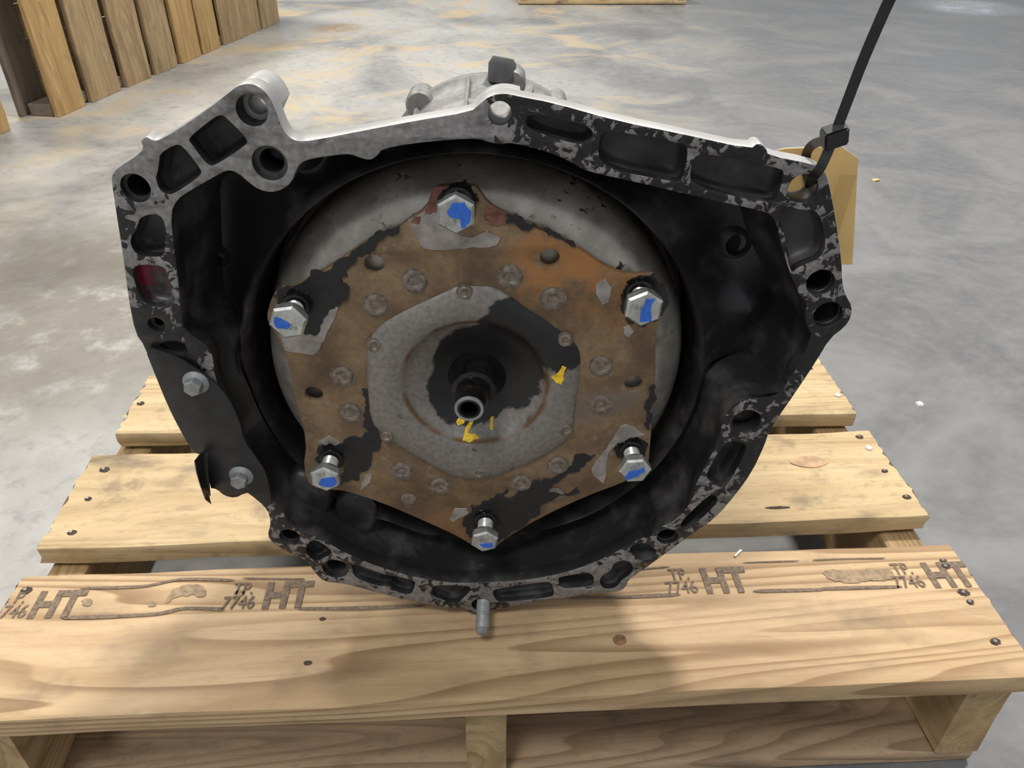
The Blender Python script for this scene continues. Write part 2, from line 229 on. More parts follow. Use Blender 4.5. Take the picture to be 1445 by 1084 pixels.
# ------------------------------------------------------------------ materials
class N:
    def __init__(self, name):
        self.m = bpy.data.materials.new(name)
        self.m.use_nodes = True
        self.t = self.m.node_tree
        self.b = self.t.nodes['Principled BSDF']
        self.tc = self.t.nodes.new('ShaderNodeTexCoord')
    def new(self, ty, **kw):
        n = self.t.nodes.new(ty)
        for k, v in kw.items(): setattr(n, k, v)
        return n
    def set(self, sock, v):
        if isinstance(v, bpy.types.NodeSocket): self.t.links.new(v, sock)
        elif isinstance(v, tuple) and len(v) == 3 and sock.type == 'RGBA': sock.default_value = v+(1,)
        else: sock.default_value = v
    def obj(self, scale=(1, 1, 1), off=(0, 0, 0), rnd=False):
        mp = self.new('ShaderNodeMapping')
        src = self.tc.outputs['Object']
        if rnd:
            oi = self.new('ShaderNodeObjectInfo')
            va = self.new('ShaderNodeVectorMath', operation='MULTIPLY_ADD')
            self.t.links.new(oi.outputs['Random'], va.inputs[0])
            va.inputs[1].default_value = (7.3, 11.9, 5.1)
            self.t.links.new(src, va.inputs[2])
            src = va.outputs[0]
        self.t.links.new(src, mp.inputs[0])
        mp.inputs['Scale'].default_value = scale
        mp.inputs['Location'].default_value = off
        return mp.outputs[0]
    def noise(self, vec, scale, detail=4, rough=.55, dist=0):
        n = self.new('ShaderNodeTexNoise')
        self.t.links.new(vec, n.inputs['Vector'])
        n.inputs['Scale'].default_value = scale
        n.inputs['Detail'].default_value = detail
        n.inputs['Roughness'].default_value = rough
        n.inputs['Distortion'].default_value = dist
        return n.outputs['Fac']
    def math(self, op, a, b=0.0, c=0.0):
        n = self.new('ShaderNodeMath', operation=op)
        self.set(n.inputs[0], a)
        self.set(n.inputs[1], b)
        if op == 'MULTIPLY_ADD': self.set(n.inputs[2], c)
        return n.outputs[0]
    def step(self, v, lo, hi, a=0.0, b=1.0):
        n = self.new('ShaderNodeMapRange', interpolation_type='SMOOTHSTEP')
        self.set(n.inputs[0], v)
        for i, q in enumerate((lo, hi, a, b)): n.inputs[i+1].default_value = q
        return n.outputs[0]
    def mix(self, f, a, b, mode='MIX'):
        n = self.new('ShaderNodeMix', data_type='RGBA', blend_type=mode)
        self.set(n.inputs[0], f)
        self.set(n.inputs[6], a)
        self.set(n.inputs[7], b)
        return n.outputs[2]
    def blob(self, vec, c, r, soft):
        """1 near point c, 0 beyond r"""
        n = self.new('ShaderNodeVectorMath', operation='DISTANCE')
        self.t.links.new(vec, n.inputs[0])
        n.inputs[1].default_value = c
        return self.step(n.outputs['Value'], r-soft, r, 1.0, 0.0)
    def blobs(self, vec, lst):
        out = None
        for c, r, s, a in lst:
            v = self.math('MULTIPLY', self.blob(vec, c, r, s), a)
            out = v if out is None else self.math('MAXIMUM', out, v)
        return out
    def bump(self, h, strength=.3, dist=.001):
        n = self.new('ShaderNodeBump')
        self.t.links.new(h, n.inputs['Height'])
        n.inputs['Strength'].default_value = strength
        n.inputs['Distance'].default_value = dist
        self.t.links.new(n.outputs[0], self.b.inputs['Normal'])
    def out(self, col, rough=.5, metal=0.0, spec=None):
        self.set(self.b.inputs['Base Color'], col)
        self.set(self.b.inputs['Roughness'], rough)
        self.set(self.b.inputs['Metallic'], metal)
        if spec is not None: self.b.inputs['Specular IOR Level'].default_value = spec
        return self.m

def plain(name, col, rough=.5, metal=0.0, var=.25, sc=60, bump=.1):
    n = N(name)
    v = n.obj()
    k = n.noise(v, sc, 4)
    n.bump(k, bump, .0006)
    return n.out(n.mix(n.step(k, .3, .7), tuple(c*(1-var) for c in col), tuple(min(1, c*(1+var)) for c in col)), rough, metal)

def mat_flange():
    n = N('chipped_black_paint_on_aluminium')
    v = n.obj()
    k = n.noise(v, 105, 6, .62, .7)
    big = n.noise(v, 14, 3, .5)
    # how bare the casting is in its different stretches: the upper left is scraped clean, the right and foot only chipped
    bare = n.blobs(v, [((-.13, 0, .46), .15, .07, .53), ((-.04, 0, .445), .085, .04, .56), ((.01, 0, .45), .06, .05, .40),
                       ((-.205, 0, .415), .04, .02, .36), ((-.225, 0, .36), .045, .02, .30), ((-.22, 0, .31), .03, .02, .2), ((.10, 0, .44), .10, .05, .27), ((.20, 0, .42), .06, .03, .30),
                       ((.24, 0, .36), .065, .03, .30), ((.225, 0, .25), .06, .03, .27), ((.17, 0, .14), .10, .06, .34), ((.09, 0, .05), .09, .05, .42),
                       ((0, 0, .02), .09, .05, .36), ((-.09, 0, .03), .06, .04, .36), ((-.16, 0, .09), .08, .03, .30), ((-.185, 0, .28), .035, .02, .38), ((-.09, 0, .03), .06, .02, .40)])
    s = n.math('ADD', k, n.math('MULTIPLY_ADD', big, .35, -.18))
    m = n.step(n.math('ADD', s, bare), .785, .815)
    fine = n.noise(v, 240, 4)
    metal = n.mix(n.step(fine, .35, .7), (.225, .217, .212), (.335, .322, .315))
    smear = n.noise(n.obj((1, 1, 3)), 40, 5, .6, .4)
    metal = n.mix(n.math('MULTIPLY', n.step(smear, .46, .72), .75), metal, (.07, .066, .065))
    black = n.mix(n.step(fine, .4, .7), (.006, .006, .007), (.018, .017, .017))
    n.bump(m, .35, .0006)
    return n.out(n.mix(m, black, metal), n.step(m, 0, 1, .38, .5), n.math('MULTIPLY', m, .55))

def mat_interior():
    n = N('oily_black_casting')
    v = n.obj()
    k = n.noise(v, 22, 5, .6)
    f = n.noise(v, 180, 3)
    c = n.mix(n.step(k, .45, .75), (.017, .017, .0175), (.082, .079, .077))
    c = n.mix(n.step(f, .66, .80), c, (.075, .072, .070))
    n.bump(f, .25, .0006)
    return n.out(c, n.step(k, .3, .7, .33, .55), .15)

def mat_cast():
    n = N('raw_cast_aluminium')
    v = n.obj()
    k = n.noise(v, 160, 3)
    b = n.noise(v, 12, 4)
    c = n.mix(n.step(b, .35, .7), (.30, .295, .285), (.46, .45, .44))
    n.bump(k, .3, .0006)
    return n.out(c, .5, .35)

def mat_converter():
    n = N('converter_shell_steel')
    v = n.obj()
    k = n.noise(v, 26, 5, .65)
    pit = n.noise(v, 150, 3, .5)
    c = n.mix(n.step(k, .35, .7), (.34, .305, .265), (.58, .535, .48))
    c = n.mix(n.math('MULTIPLY', n.step(pit, .60, .68), n.step(k, .42, .6)), c, (.075, .045, .032))
    c = n.mix(n.step(n.noise(v, 9, 4, .6), .58, .72), c, (.16, .105, .075))
    n.bump(pit, .15, .0005)
    return n.out(c, n.step(k, .3, .7, .29, .40), .6)

def mat_rust():
    n = N('rusted_drive_plate_steel')
    v = n.obj()
    k = n.noise(v, 30, 6, .65, .3)
    f = n.noise(v, 190, 4, .6)
    g = n.noise(v, 11, 3)
    c = n.mix(n.step(k, .30, .72), (.135, .086, .048), (.285, .188, .100))
    c = n.mix(n.step(f, .35, .75), c, n.mix(.5, c, (.13, .085, .058)))
    c = n.mix(n.math('MULTIPLY', n.step(n.noise(v, 75, 5, .7), .52, .72), .6), c, (.30, .225, .15))
    c = n.mix(n.math('MULTIPLY', n.blobs(v, [((.065, .02, .355), .055, .035, 1.0), ((.11, .02, .33), .04, .03, .6), ((-.02, .02, .10), .05, .04, .35)]), n.step(k, .38, .56)), c, (.33, .15, .05))
    c = n.mix(n.step(g, .58, .70), c, (.155, .125, .10))
    n.bump(f, .5, .0006)
    return n.out(c, .62, .25)

def mat_hub():
    n = N('grey_hub_steel')
    v = n.obj()
    k = n.noise(v, 60, 5, .65)
    f = n.noise(v, 240, 3)
    g = n.noise(v, 30, 4, .6)
    c = n.mix(n.step(f, .3, .7), (.20, .183, .165), (.275, .255, .235))
    c = n.mix(n.step(k, .60, .70), c, (.13, .085, .055))
    ax = n.new('ShaderNodeVectorMath', operation='DISTANCE')
    n.t.links.new(n.obj((1, 0, 1)), ax.inputs[0])
    ax.inputs[1].default_value = (HCX, 0, HCZ)
    d = ax.outputs['Value']
    ring = n.math('MULTIPLY', n.step(n.math('ABSOLUTE', n.math('SUBTRACT', d, .0572)), .0, .0032, 1, 0), n.step(g, .36, .52))
    c = n.mix(ring, c, (.15, .08, .036))
    vv = n.obj((1, 0, 1))
    bl = n.blobs(vv, [((HCX+.010, 0, HCZ+.010), .062, .03, .75), ((HCX+.035, 0, HCZ+.045), .05, .03, .8), ((HCX+.065, 0, HCZ+.042), .045, .03, .8), ((HCX-.005, 0, HCZ-.012), .048, .025, .8)])
    m = n.step(n.math('ADD', bl, n.math('MULTIPLY_ADD', n.noise(v, 90, 5, .7), .7, -.35)), .40, .52)
    c = n.mix(m, c, (.0095, .0095, .010))
    n.bump(f, .3, .0006)
    return n.out(c, n.step(m, 0, 1, .5, .45), n.step(m, 0, 1, .5, 0))

def mat_wood(name, lo, hi, dark, stain=.3, grain=1.0):
    n = N(name)
    v = n.obj(rnd=True)
    st = n.new('ShaderNodeMapping')
    n.t.links.new(v, st.inputs[0])
    st.inputs['Scale'].default_value = (.8, 13, 13)
    warp = n.noise(v, 3.2, 3, .5)
    comb = n.new('ShaderNodeVectorMath', operation='ADD')
    n.t.links.new(st.outputs[0], comb.inputs[0])
    sc = n.new('ShaderNodeCombineXYZ')
    n.t.links.new(n.math('MULTIPLY', warp, 1.5), sc.inputs[1])
    n.t.links.new(sc.outputs[0], comb.inputs[1])
    g1 = n.noise(comb.outputs[0], 2.4, 6, .6, .2)
    big = n.new('ShaderNodeMapping')
    n.t.links.new(v, big.inputs[0])
    big.inputs['Scale'].default_value = (.55, 7.5, 7.5)
    rg = n.math('FRACT', n.math('MULTIPLY', n.noise(big.outputs[0], 1.0, 2, .45, .15), 30.0))
    late = n.math('MULTIPLY', n.step(rg, .35, .93), n.step(rg, .93, 1.0, 1.0, 0.0))
    vary = n.noise(comb.outputs[0], .9, 3, .6)
    fib = n.new('ShaderNodeMapping')
    n.t.links.new(v, fib.inputs[0])
    fib.inputs['Scale'].default_value = (10, 260, 260)
    f = n.noise(fib.outputs[0], 1.0, 3)
    c = n.mix(n.step(g1, .30, .70), lo, hi)
    c = n.mix(n.math('MULTIPLY', n.math('MULTIPLY', late, n.step(vary, .30, .65)), .74*grain), c, dark)
    c = n.mix(n.math('MULTIPLY', n.step(f, .5, .8), .28), c, dark)
    s1 = n.noise(n.obj((1.0, 2.2, 2.2), (3, 1, 0), True), 7, 4, .6)
    c = n.mix(n.math('MULTIPLY', n.step(s1, .52, .74), stain), c, (.13, .10, .07))
    s2 = n.noise(n.obj((1, 1, 1), (9, 4, 0), True), 16, 4, .65)
    s3 = n.noise(n.obj((1, 2.5, 2.5), (2, 7, 0), True), 70, 4, .7)
    c = n.mix(n.math('MULTIPLY', n.step(s3, .52, .72), stain*.4), c, (.17, .125, .08))
    c = n.mix(n.math('MULTIPLY', n.step(s2, .54, .72), stain*.62), c, (.11, .088, .062))
    n.bump(n.math('ADD', f, n.math('MULTIPLY', late, .3)), .35, .0012)
    return n.out(c, .62, 0, .3)

def mat_floor():
    n = N('polished_stained_concrete')
    v = n.obj()
    a = n.noise(n.obj((1, .8, 1)), 1.1, 5, .62, .5)
    b = n.noise(n.obj((1, 1.1, 1), (5, 2, 0)), 2.6, 6, .65, .8)
    f = n.noise(v, 30, 6, .7)
    sep = n.new('ShaderNodeSeparateXYZ')
    n.t.links.new(v, sep.inputs[0])
    c = n.mix(n.step(b, .34, .68), (.125, .126, .130), (.205, .204, .202))
    c = n.mix(n.math('MULTIPLY', n.step(f, .35, .75), .35), c, (.25, .25, .245))
    # worn ochre sealer left of the gearbox and behind it; bare grey slab to the right
    side = n.step(n.math('MULTIPLY_ADD', sep.outputs[1], -.28, sep.outputs[0]), -1.1, .5, 1.0, 0.0)
    c = n.mix(n.math('MULTIPLY', n.math('MULTIPLY', side, n.step(a, .30, .62)), n.step(f, .30, .52, .55, 1.0)), c, (.45, .44, .41))
    c = n.mix(n.math('MULTIPLY', n.math('MULTIPLY', side, n.step(b, .50, .66)), n.step(sep.outputs[1], 1.6, 3.4, .12, .8)), c, (.52, .40, .235))
    st = n.math('MULTIPLY', n.blobs(v, [((-.88, 1.40, 0), .62, .35, 1.0), ((-.95, 1.05, 0), .40, .3, .8), ((-1.3, 1.7, 0), .5, .3, .7)]), n.step(n.noise(v, 9, 6, .7), .28, .52))
    c = n.mix(n.math('MULTIPLY', st, .7), c, (.13, .115, .085))
    br = n.math('MULTIPLY', n.blob(n.obj((1, 1.0, 1)), (-.66, 4.45, 0), .19, .12), n.step(f, .38, .55))
    c = n.mix(br, c, (.33, .22, .12))
    n.bump(f, .12, .002)
    gloss_patch = n.blob(v, (3.15, 5.1, 0), .42, .2)  # smoother patch set here so the assumed window's reflection shows
    ro_ = n.math('SUBTRACT', n.step(b, .3, .7, .34, .5), n.math('MULTIPLY', gloss_patch, .20))
    return n.out(c, ro_, 0, .45)

M = {}
HCX, HCZ = DISH
M['flange'] = mat_flange()
M['interior'] = mat_interior()
M['cast'] = mat_cast()
M['converter'] = mat_converter()
M['case'] = plain('dusty_cast_aluminium', (.215, .21, .203), .55, .3, .2, 90, .4)
M['rust'] = mat_rust()
M['hub'] = mat_hub()
M['zinc'] = plain('zinc_plated_steel', (.50, .51, .49), .34, .75, .22, 120)
M['dullzinc'] = plain('dull_grey_bolt_steel', (.27, .28, .28), .5, .4, .2, 120)
M['rivet'] = plain('spot_weld_steel', (.20, .165, .135), .5, .4, .35, 240, .6)
M['blue'] = plain('blue_marker_paint', (.025, .125, .55), .5, 0, .15, 300)
M['yellow'] = plain('yellow_marker_paint', (.78, .50, .02), .6, 0, .25, 400)
M['black'] = plain('black_paint', (.0105, .0105, .0115), .5, 0, .3, 200)
M['oil'] = plain('black_oily_steel', (.010, .0095, .009), .22, .3, .5, 180, .5)
M['bare'] = plain('bare_scraped_steel', (.33, .30, .275), .5, .4, .25, 90)
M['redbrown'] = plain('dark_red_rust', (.16, .065, .045), .55, .1, .45, 140, .5)
M['sheet'] = plain('black_coated_sheet_steel', (.013, .013, .0135), .42, 0, .45, 70)
M['plastic'] = plain('black_nylon', (.011, .011, .012), .33, 0, .2, 100)
M['manila'] = plain('manila_card', (.70, .47, .18), .75, 0, .06, 30, .05)
M['manila2'] = plain('manila_card_faded_patch', (.60, .39, .145), .75, 0, .06, 30, .05)
M['cardedge'] = plain('white_card_edge', (.75, .72, .63), .75, 0, .06, 30, .05)
n_ = N('red_overspray_on_black_casting')
v_ = n_.obj()
M['red'] = n_.out(n_.mix(n_.math('MULTIPLY', n_.blob(v_, (-.2335, .01, .352), .022, .014), n_.step(n_.noise(v_, 60, 3), .35, .55)), n_.mix(n_.step(n_.noise(v_, 90, 4), .4, .7), (.02, .02, .02), (.10, .10, .105)), (.20, .008, .035)), .42)
M['rubber'] = plain('dark_grey_rubber', (.075, .075, .075), .6, 0, .15, 90)
M['pocket'] = plain('dark_grey_cast_pocket', (.062, .060, .060), .5, .15, .45, 45, .3)
M['boreshade'] = plain('painted_bore_shade', (.003, .003, .003), .9, 0)  # black painted into shallow bores, standing in for the shade of deep holes
M['ink'] = plain('faded_ink_stamp', (.16, .112, .075), .75, 0, .35, 260, .05)
M['smudge'] = plain('ink_smudge', (.27, .19, .115), .75, 0, .25, 160, .05)
M['nail'] = plain('nail_steel', (.22, .20, .18), .45, .6, .3, 200)
M['nailbright'] = plain('bright_nail_steel', (.72, .72, .72), .35, .5, .1, 200)
M['hole'] = plain('nail_hole_dark_wood', (.05, .03, .02), .8, 0, .4, 200)
M['knot'] = plain('wood_knot', (.23, .115, .055), .65, 0, .4, 90)
M['knotpale'] = plain('pale_wood_knot', (.43, .275, .155), .65, 0, .25, 60)
M['pine'] = mat_wood('planed_pine', (.42, .285, .155), (.56, .40, .235), (.21, .115, .05), .42)
M['yellowpine'] = mat_wood('pale_rough_pine', (.43, .31, .165), (.585, .445, .255), (.25, .16, .075), .85, .7)
M['darkpine'] = mat_wood('dark_stained_pine', (.34, .235, .145), (.46, .325, .205), (.19, .12, .065), .9)  # darker, greyer pine with heavy stains for the bottom boards
M['stringer'] = mat_wood('rough_stringer_wood', (.36, .24, .115), (.49, .35, .18), (.22, .13, .06), .5)
M['oldwood'] = mat_wood('aged_slat_wood', (.32, .22, .12), (.46, .33, .18), (.19, .12, .06), .45, .8)
M['oldyellow'] = mat_wood('aged_yellow_slat_wood', (.40, .255, .10), (.54, .36, .16), (.26, .15, .06), .35, .8)
M['greywood'] = mat_wood('grey_weathered_wood', (.17, .135, .105), (.26, .21, .165), (.10, .075, .055), .5)
M['splinter'] = plain('white_splinter', (.80, .77, .70), .6)
M['floor'] = mat_floor()
M['lamp'] = plain('assumed_frame_grey', (.3, .3, .3), .5)  # plain grey, worn only by the assumed window's frame

# ------------------------------------------------------------------ floor
bm = bmesh.new()
bmesh.ops.create_grid(bm, x_segments=8, y_segments=8, size=45)
fl = link('floor', from_bm(bm), None, (M['floor'],), (0, 8, ZFLOOR))
# the floor material is laid out in metres from the pallet
for v in fl.data.vertices: v.co.y += 8
fl.location = (0, 0, ZFLOOR)
tag(fl, 'stained polished grey concrete warehouse floor', kind='structure')

# ------------------------------------------------------------------ pallet
def board_mesh(L, W, T, seed, rough_end=.002, wane=.0008, nx=64, bow=0.0):
    """plank along x, origin at its centre, top at z=0"""
    r = random.Random(seed)
    k = 0.004
    sec = []
    ny = 30
    for i in range(ny+1): sec.append((-W/2+k+(W-2*k)*i/ny, 0.0))
    sec += [(W/2-k*.3, -k*.3), (W/2, -k), (W/2, -T*.5), (W/2, -T+k), (W/2-k, -T), (0, -T), (-W/2+k, -T), (-W/2, -T+k), (-W/2, -T*.5), (-W/2, -k), (-W/2+k*.3, -k*.3)]
    def jg(o_): return [(.45*abs(noise.noise(Vector((y*55+seed*1.7+o_, z*20, seed))))+(.55 if r.random() < .16 else 0)*r.random()-(.6*r.random() if r.random() < .10 else 0)) for y, z in sec]
    j0, j1 = jg(0), jg(31.3)
    jag = list(zip(j0, j1))
    rings = []
    for i in range(nx+1):
        t = i/nx
        x = -L/2+L*t
        ring = []
        for j, (y, z) in enumerate(sec):
            n1 = noise.noise(Vector((x*6+seed*3.7, y*2, seed*1.3)))
            n2 = noise.noise(Vector((x*14+seed, y*30, z*30+seed)))
            yy = y + n1*wane*2.5 + n2*wane*(1 if abs(y) > W*.4 else 0)
            zz = z + n2*wane*.7 + bow*(4*(t-.5)**2)
            xx = x
            if i == 0: xx += jag[j][0]*rough_end
            if i == nx: xx -= jag[j][1]*rough_end
            ring.append((xx, yy, zz))
        rings.append(ring)
    bm = bmesh.new()
    loft(bm, rings, True, True)
    return from_bm(bm)

PX0, PX1 = -0.455, 0.499
pallet = tag(empty('wooden_pallet', (0.022, 0.83, ZFLOOR)), 'low wooden pallet carrying the gearbox, heat-treatment stamps on its front board', 'pallet')
PO = Vector((0.022, 0.83, ZFLOOR))

def rel(p): return Vector(p)-PO

def pallet_board(name, x0, x1, y0, y1, ztop, T, mat, seed, rz=0.0, **kw):
    me = board_mesh(x1-x0, y1-y0, T, seed, **kw)
    o = link(name, me, pallet, (mat,), rel(((x0+x1)/2, (y0+y1)/2, ztop)), 40)
    o.rotation_euler.z = rz
    return o
deck = []
deck.append(pallet_board('deck_board', -.455, .500, .3905, .5515, 0, .026, M['pine'], 3, rough_end=.003, rz=-.004))
deck.append(pallet_board('deck_board', -.457, .499, .587, .741, .002, .0255, M['yellowpine'], 11, rough_end=.008, wane=.0014, rz=.003))
deck.append(pallet_board('deck_board', -.447, .501, .781, .915, .001, .024, M['yellowpine'], 5, rough_end=.008, wane=.0012, rz=.002))
deck.append(pallet_board('deck_board', -.452, .499, .955, 1.09, .0, .024, M['yellowpine'], 21, rough_end=.004))
deck.append(pallet_board('deck_board', -.452, .499, 1.128, 1.27, .0, .024, M['pine'], 23, rough_end=.004))
# stringers on edge under the deck, running front to back
def stringer(x, wd, y0, y1, seed):
    me = board_mesh(y1-y0, wd, .118, seed, .003, .0012)
    o = link('stringer', me, pallet, (M['stringer'],), rel((x, (y0+y1)/2, -.0265)), 40)
    o.rotation_euler.z = math.pi/2
    return o
stringer(-.4310, .042, .401, 1.262, 31)
stringer(.0045, .037, .402, 1.262, 32)
stringer(.4745, .044, .402, 1.262, 33)
pallet_board('bottom_board', -.455, .498, .404, .562, -.1455, .0195, M['darkpine'], 41)
pallet_board('bottom_board', -.455, .498, 1.10, 1.262, -.1455, .0195, M['darkpine'], 42)

def on_board(o, name, me, mat, world_xy, dz=.0):
    """fix a flat thing to the top of a plank; mesh already in plank-relative metres"""
    c = link(name, me, o, (mat,))
    c.location = (world_xy[0]-(o.location.x+PO.x), world_xy[1]-(o.location.y+PO.y), dz)
    return c
# nails
def nail_me(r, dep):
    bm = bmesh.new()
    rings = [[(q*math.cos(2*math.pi*i/12), q*math.sin(2*math.pi*i/12), z) for i in range(12)] for q, z in ((r, -.001), (r, dep), (r*.8, dep+.0004))]
    loft(bm, rings, False, True)
    return from_bm(bm)
ring_me = None
def hole_me(r, seed):
    bm = slab_mesh([ragged([(r*1.35*math.cos(a*math.pi/4), r*math.sin(a*math.pi/4)) for a in range(8)], 1, .3, seed)], .0002, .0010, 0, True)
    return from_bm(bm)
nm = nail_me(.0020, .0016)
nb = nail_me(.0040, .0018)
nails = [(0, .4804, .5272, 0), (0, .4790, .5195, 0), (0, .4792, .4853, 0), (0, .4793, .4739, 0), (0, .4779, .4277, 0), (0, -.4440, .5314, 0), (0, -.4400, .4350, 0),
         (1, .4804, .7268, 0), (1, .4831, .7044, 1), (1, .4823, .6625, 0), (1, .4869, .6174, 0), (1, -.4336, .7118, 0), (1, -.4332, .6624, 0), (1, -.43, .61, 0), (2, .4909, .8178, 1), (2, .478, .885, 0), (2, -.437, .8449, 0)]
for i, (b, x, y, bright) in enumerate(nails):
    o = on_board(deck[b], 'nail', nb if bright else nm, M['nailbright'] if bright else M['nail'], (x, y), .0004)
    if bright: o.data = nb
    if not bright:
        on_board(deck[b], 'nail_hole', hole_me(.0028+.0008*((i*7) % 3), i), M['hole'], (x+.001, y), .0002)
# knots
def knot(b, x, y, a, c, mat, seed, nm_='knot'):
    lp = ragged(chaikin([(a*math.cos(t*math.pi/6)*(1+.12*math.sin(t*2.1+seed)), c*math.sin(t*math.pi/6)) for t in range(12)], 1), 1, .12, seed)
    on_board(deck[b], nm_, from_bm(slab_mesh([lp], -.0006, .0011, 0, True)), mat, (x, y))
knot(1, .4000, .683, .022, .0105, M['knotpale'], 2)
knot(0, .1300, .4463, .0065, .0055, M['knot'], 4)
knot(0, -.1540, .4350, .0038, .0022, M['hole'], 6)
knot(0, -.1480, .4830, .0030, .0018, M['hole'], 7)
knot(0, -.2340, .5180, .005, .004, M['smudge'], 8)
knot(1, .335, .608, .014, .0018, M['hole'], 9)
# ink stamps: TP / 7746 / HT, four times along the front board
def text_verts(s, size, x, y, bold=0.0, sx=1.0, shear=0.0):
    cu = bpy.data.curves.new('tmp', 'FONT')
    cu.body = s
    cu.size = size
    cu.offset = bold
    cu.shear = shear
    ob = bpy.data.objects.new('tmp', cu)
    COL.objects.link(ob)
    me = bpy.data.meshes.new_from_object(ob.evaluated_get(bpy.context.evaluated_depsgraph_get()))
    bpy.data.objects.remove(ob)
    vs = [(v.co.x*sx+x, v.co.y+y, 0.0) for v in me.vertices]
    fs = [tuple(p.vertices) for p in me.polygons]
    bpy.data.meshes.remove(me)
    return vs, fs
def stamp(x, y, rz=0.0, cut=False):
    vs, fs = [], []
    for s, size, px, py, bold, sx in (('P.' if cut else 'TP.', .0205, .016 if cut else .005, .0178, .0003, .74), ('746' if cut else '7746', .0215, .011 if cut else -.002, .0005, .0003, .74), ('HT', .0430, .0365, .0005, .0019, .80)):
        a, f = text_verts(s, size, px, py, bold, sx)
        f = [tuple(q+len(vs) for q in t) for t in f]
        vs += a
        fs += f
    me = bpy.data.meshes.new('stamp')
    me.from_pydata(vs, [], fs)
    o = on_board(deck[0], 'heat_treatment_stamp', me, M['ink'], (x, y), .0011)
    o.rotation_euler.z = rz
    return o
stamp(-.4650, .4975, 0, True)
stamp(-.2460, .4985)
stamp(.1880, .4970)
stamp(.4175, .4935)
def ribbon(name, pts, wd, mat, b=0, z=.0011):
    P = spline([(p[0], p[1], 0) for p in pts], 6)
    bm = bmesh.new()
    L, R = [], []
    for i, p in enumerate(P):
        t = (P[min(i+1, len(P)-1)]-P[max(i-1, 0)]).normalized()
        nrm = Vector((-t.y, t.x, 0))
        q = wd*(.92+.10*math.sin(i*.5+p.x*20))*(.35 if i in (0, len(P)-1) else 1)/2
        L.append(bm.verts.new(p+nrm*q))
        R.append(bm.verts.new(p-nrm*q))
    for i in range(len(P)-1): bm.faces.new((L[i], R[i], R[i+1], L[i+1]))
    on_board(deck[b], name, from_bm(bm), mat, (0, 0), z)
for pts, wd in (STAMPLINES): ribbon('stamp_line', pts, wd, M['ink'])
for lp in SMUDGES:
    on_board(deck[0], 'ink_smudge', from_bm(slab_mesh([ragged(chaikin(lp, 1), 2, .2, 5)], .0004, .0009, 0, True)), M['smudge'], (0, 0))

# ------------------------------------------------------------------ gearbox
trans = tag(empty('automatic_transmission', TLOC, TYAW), 'large automatic gearbox with black-painted bell housing standing on the wooden pallet', 'gearbox')
AX, AZ = AXIS
outer = chaikin(OUTER, 1)
inner = chaikin(INNER, 1)
FT = .015

def polar(poly, cx, cz, n, pick=max):
    """radius of a closed outline seen from (cx, cz) in n directions"""
    out = []
    m = len(poly)
    for k in range(n):
        a = 2*math.pi*k/n
        dx, dz = math.cos(a), math.sin(a)
        hits = []
        for i in range(m):
            x1, z1 = poly[i][0]-cx, poly[i][1]-cz
            x2, z2 = poly[(i+1) % m][0]-cx, poly[(i+1) % m][1]-cz
            ex, ez = x2-x1, z2-z1
            den = dx*ez-dz*ex
            if abs(den) < 1e-12: continue
            t = (x1*ez-z1*ex)/den
            s = (x1*dz-z1*dx)/den
            if t > 0 and 0 <= s <= 1: hits.append(t)
        out.append(pick(hits) if hits else .2)
    return out

holes_l = [circle(x, z, r, 28) for x, z, r, k, th in HOLES]
pocks = [chaikin(p, 2) for p in POCKETS]
bm = slab_mesh([outer, inner]+pocks+holes_l, 0.0, FT, .0010)
bmesh.ops.recalc_face_normals(bm, faces=bm.faces)
# faces: front = chipped paint, outer rim = raw casting, cut walls = dark
from mathutils.kdtree import KDTree
kd = KDTree(len(outer)*4)
ii = 0
for i in range(len(outer)):
    a, b = outer[i], outer[(i+1) % len(outer)]
    for t in (0, .25, .5, .75):
        kd.insert((a[0]+(b[0]-a[0])*t, a[1]+(b[1]-a[1])*t, 0), ii)
        ii += 1
kd.balance()
for f in bm.faces:
    c = f.calc_center_median()
    if f.normal.y < -.6: f.material_index = 0
    elif f.normal.y > .6: f.material_index = 1
    else:
        f.material_index = 1 if kd.find((c.x, c.z, 0))[2] < .0035 else 2
# pocket cups and blind holes behind the face
def inset(lp, k):
    cx = sum(p[0] for p in lp)/len(lp)
    cz = sum(p[1] for p in lp)/len(lp)
    return [(cx+(p[0]-cx)*k, cz+(p[1]-cz)*k) for p in lp]
for i, lp in enumerate(pocks):
    dep = (.022, .020, .016, .012, .014, .016, .018, .016, .016, .022, .02, .016, .014, .02, .013, .012, .014, .016)[i]
    rings = [[(p[0], FT*.0+d, p[1]) for p in inset(lp, k)] for d, k in ((.0012, 1.01), (dep*.45, 1.0), (dep*.68, .975), (dep*.84, .93), (dep*.94, .86), (dep, .76), (dep, .4))]
    loft(bm, rings, False, True, 4 if i == 3 else 3)
for x, z, r, k, th in HOLES:
    if th:
        prof = [(r*1.01, .001), (r, .016), (r*k, .0165), (r*k, .034)] if k < .9 else [(r*1.01, .001), (r, .014)]
        revolve(bm, prof, x, z, 28, mi=2)
    else:
        prof = [(r*1.01, .001), (r, .005), (r*k, .0055), (r*k, .03), (r*.2, .033)]
        revolve(bm, prof, x, z, 28, cap1=True, mi=2)
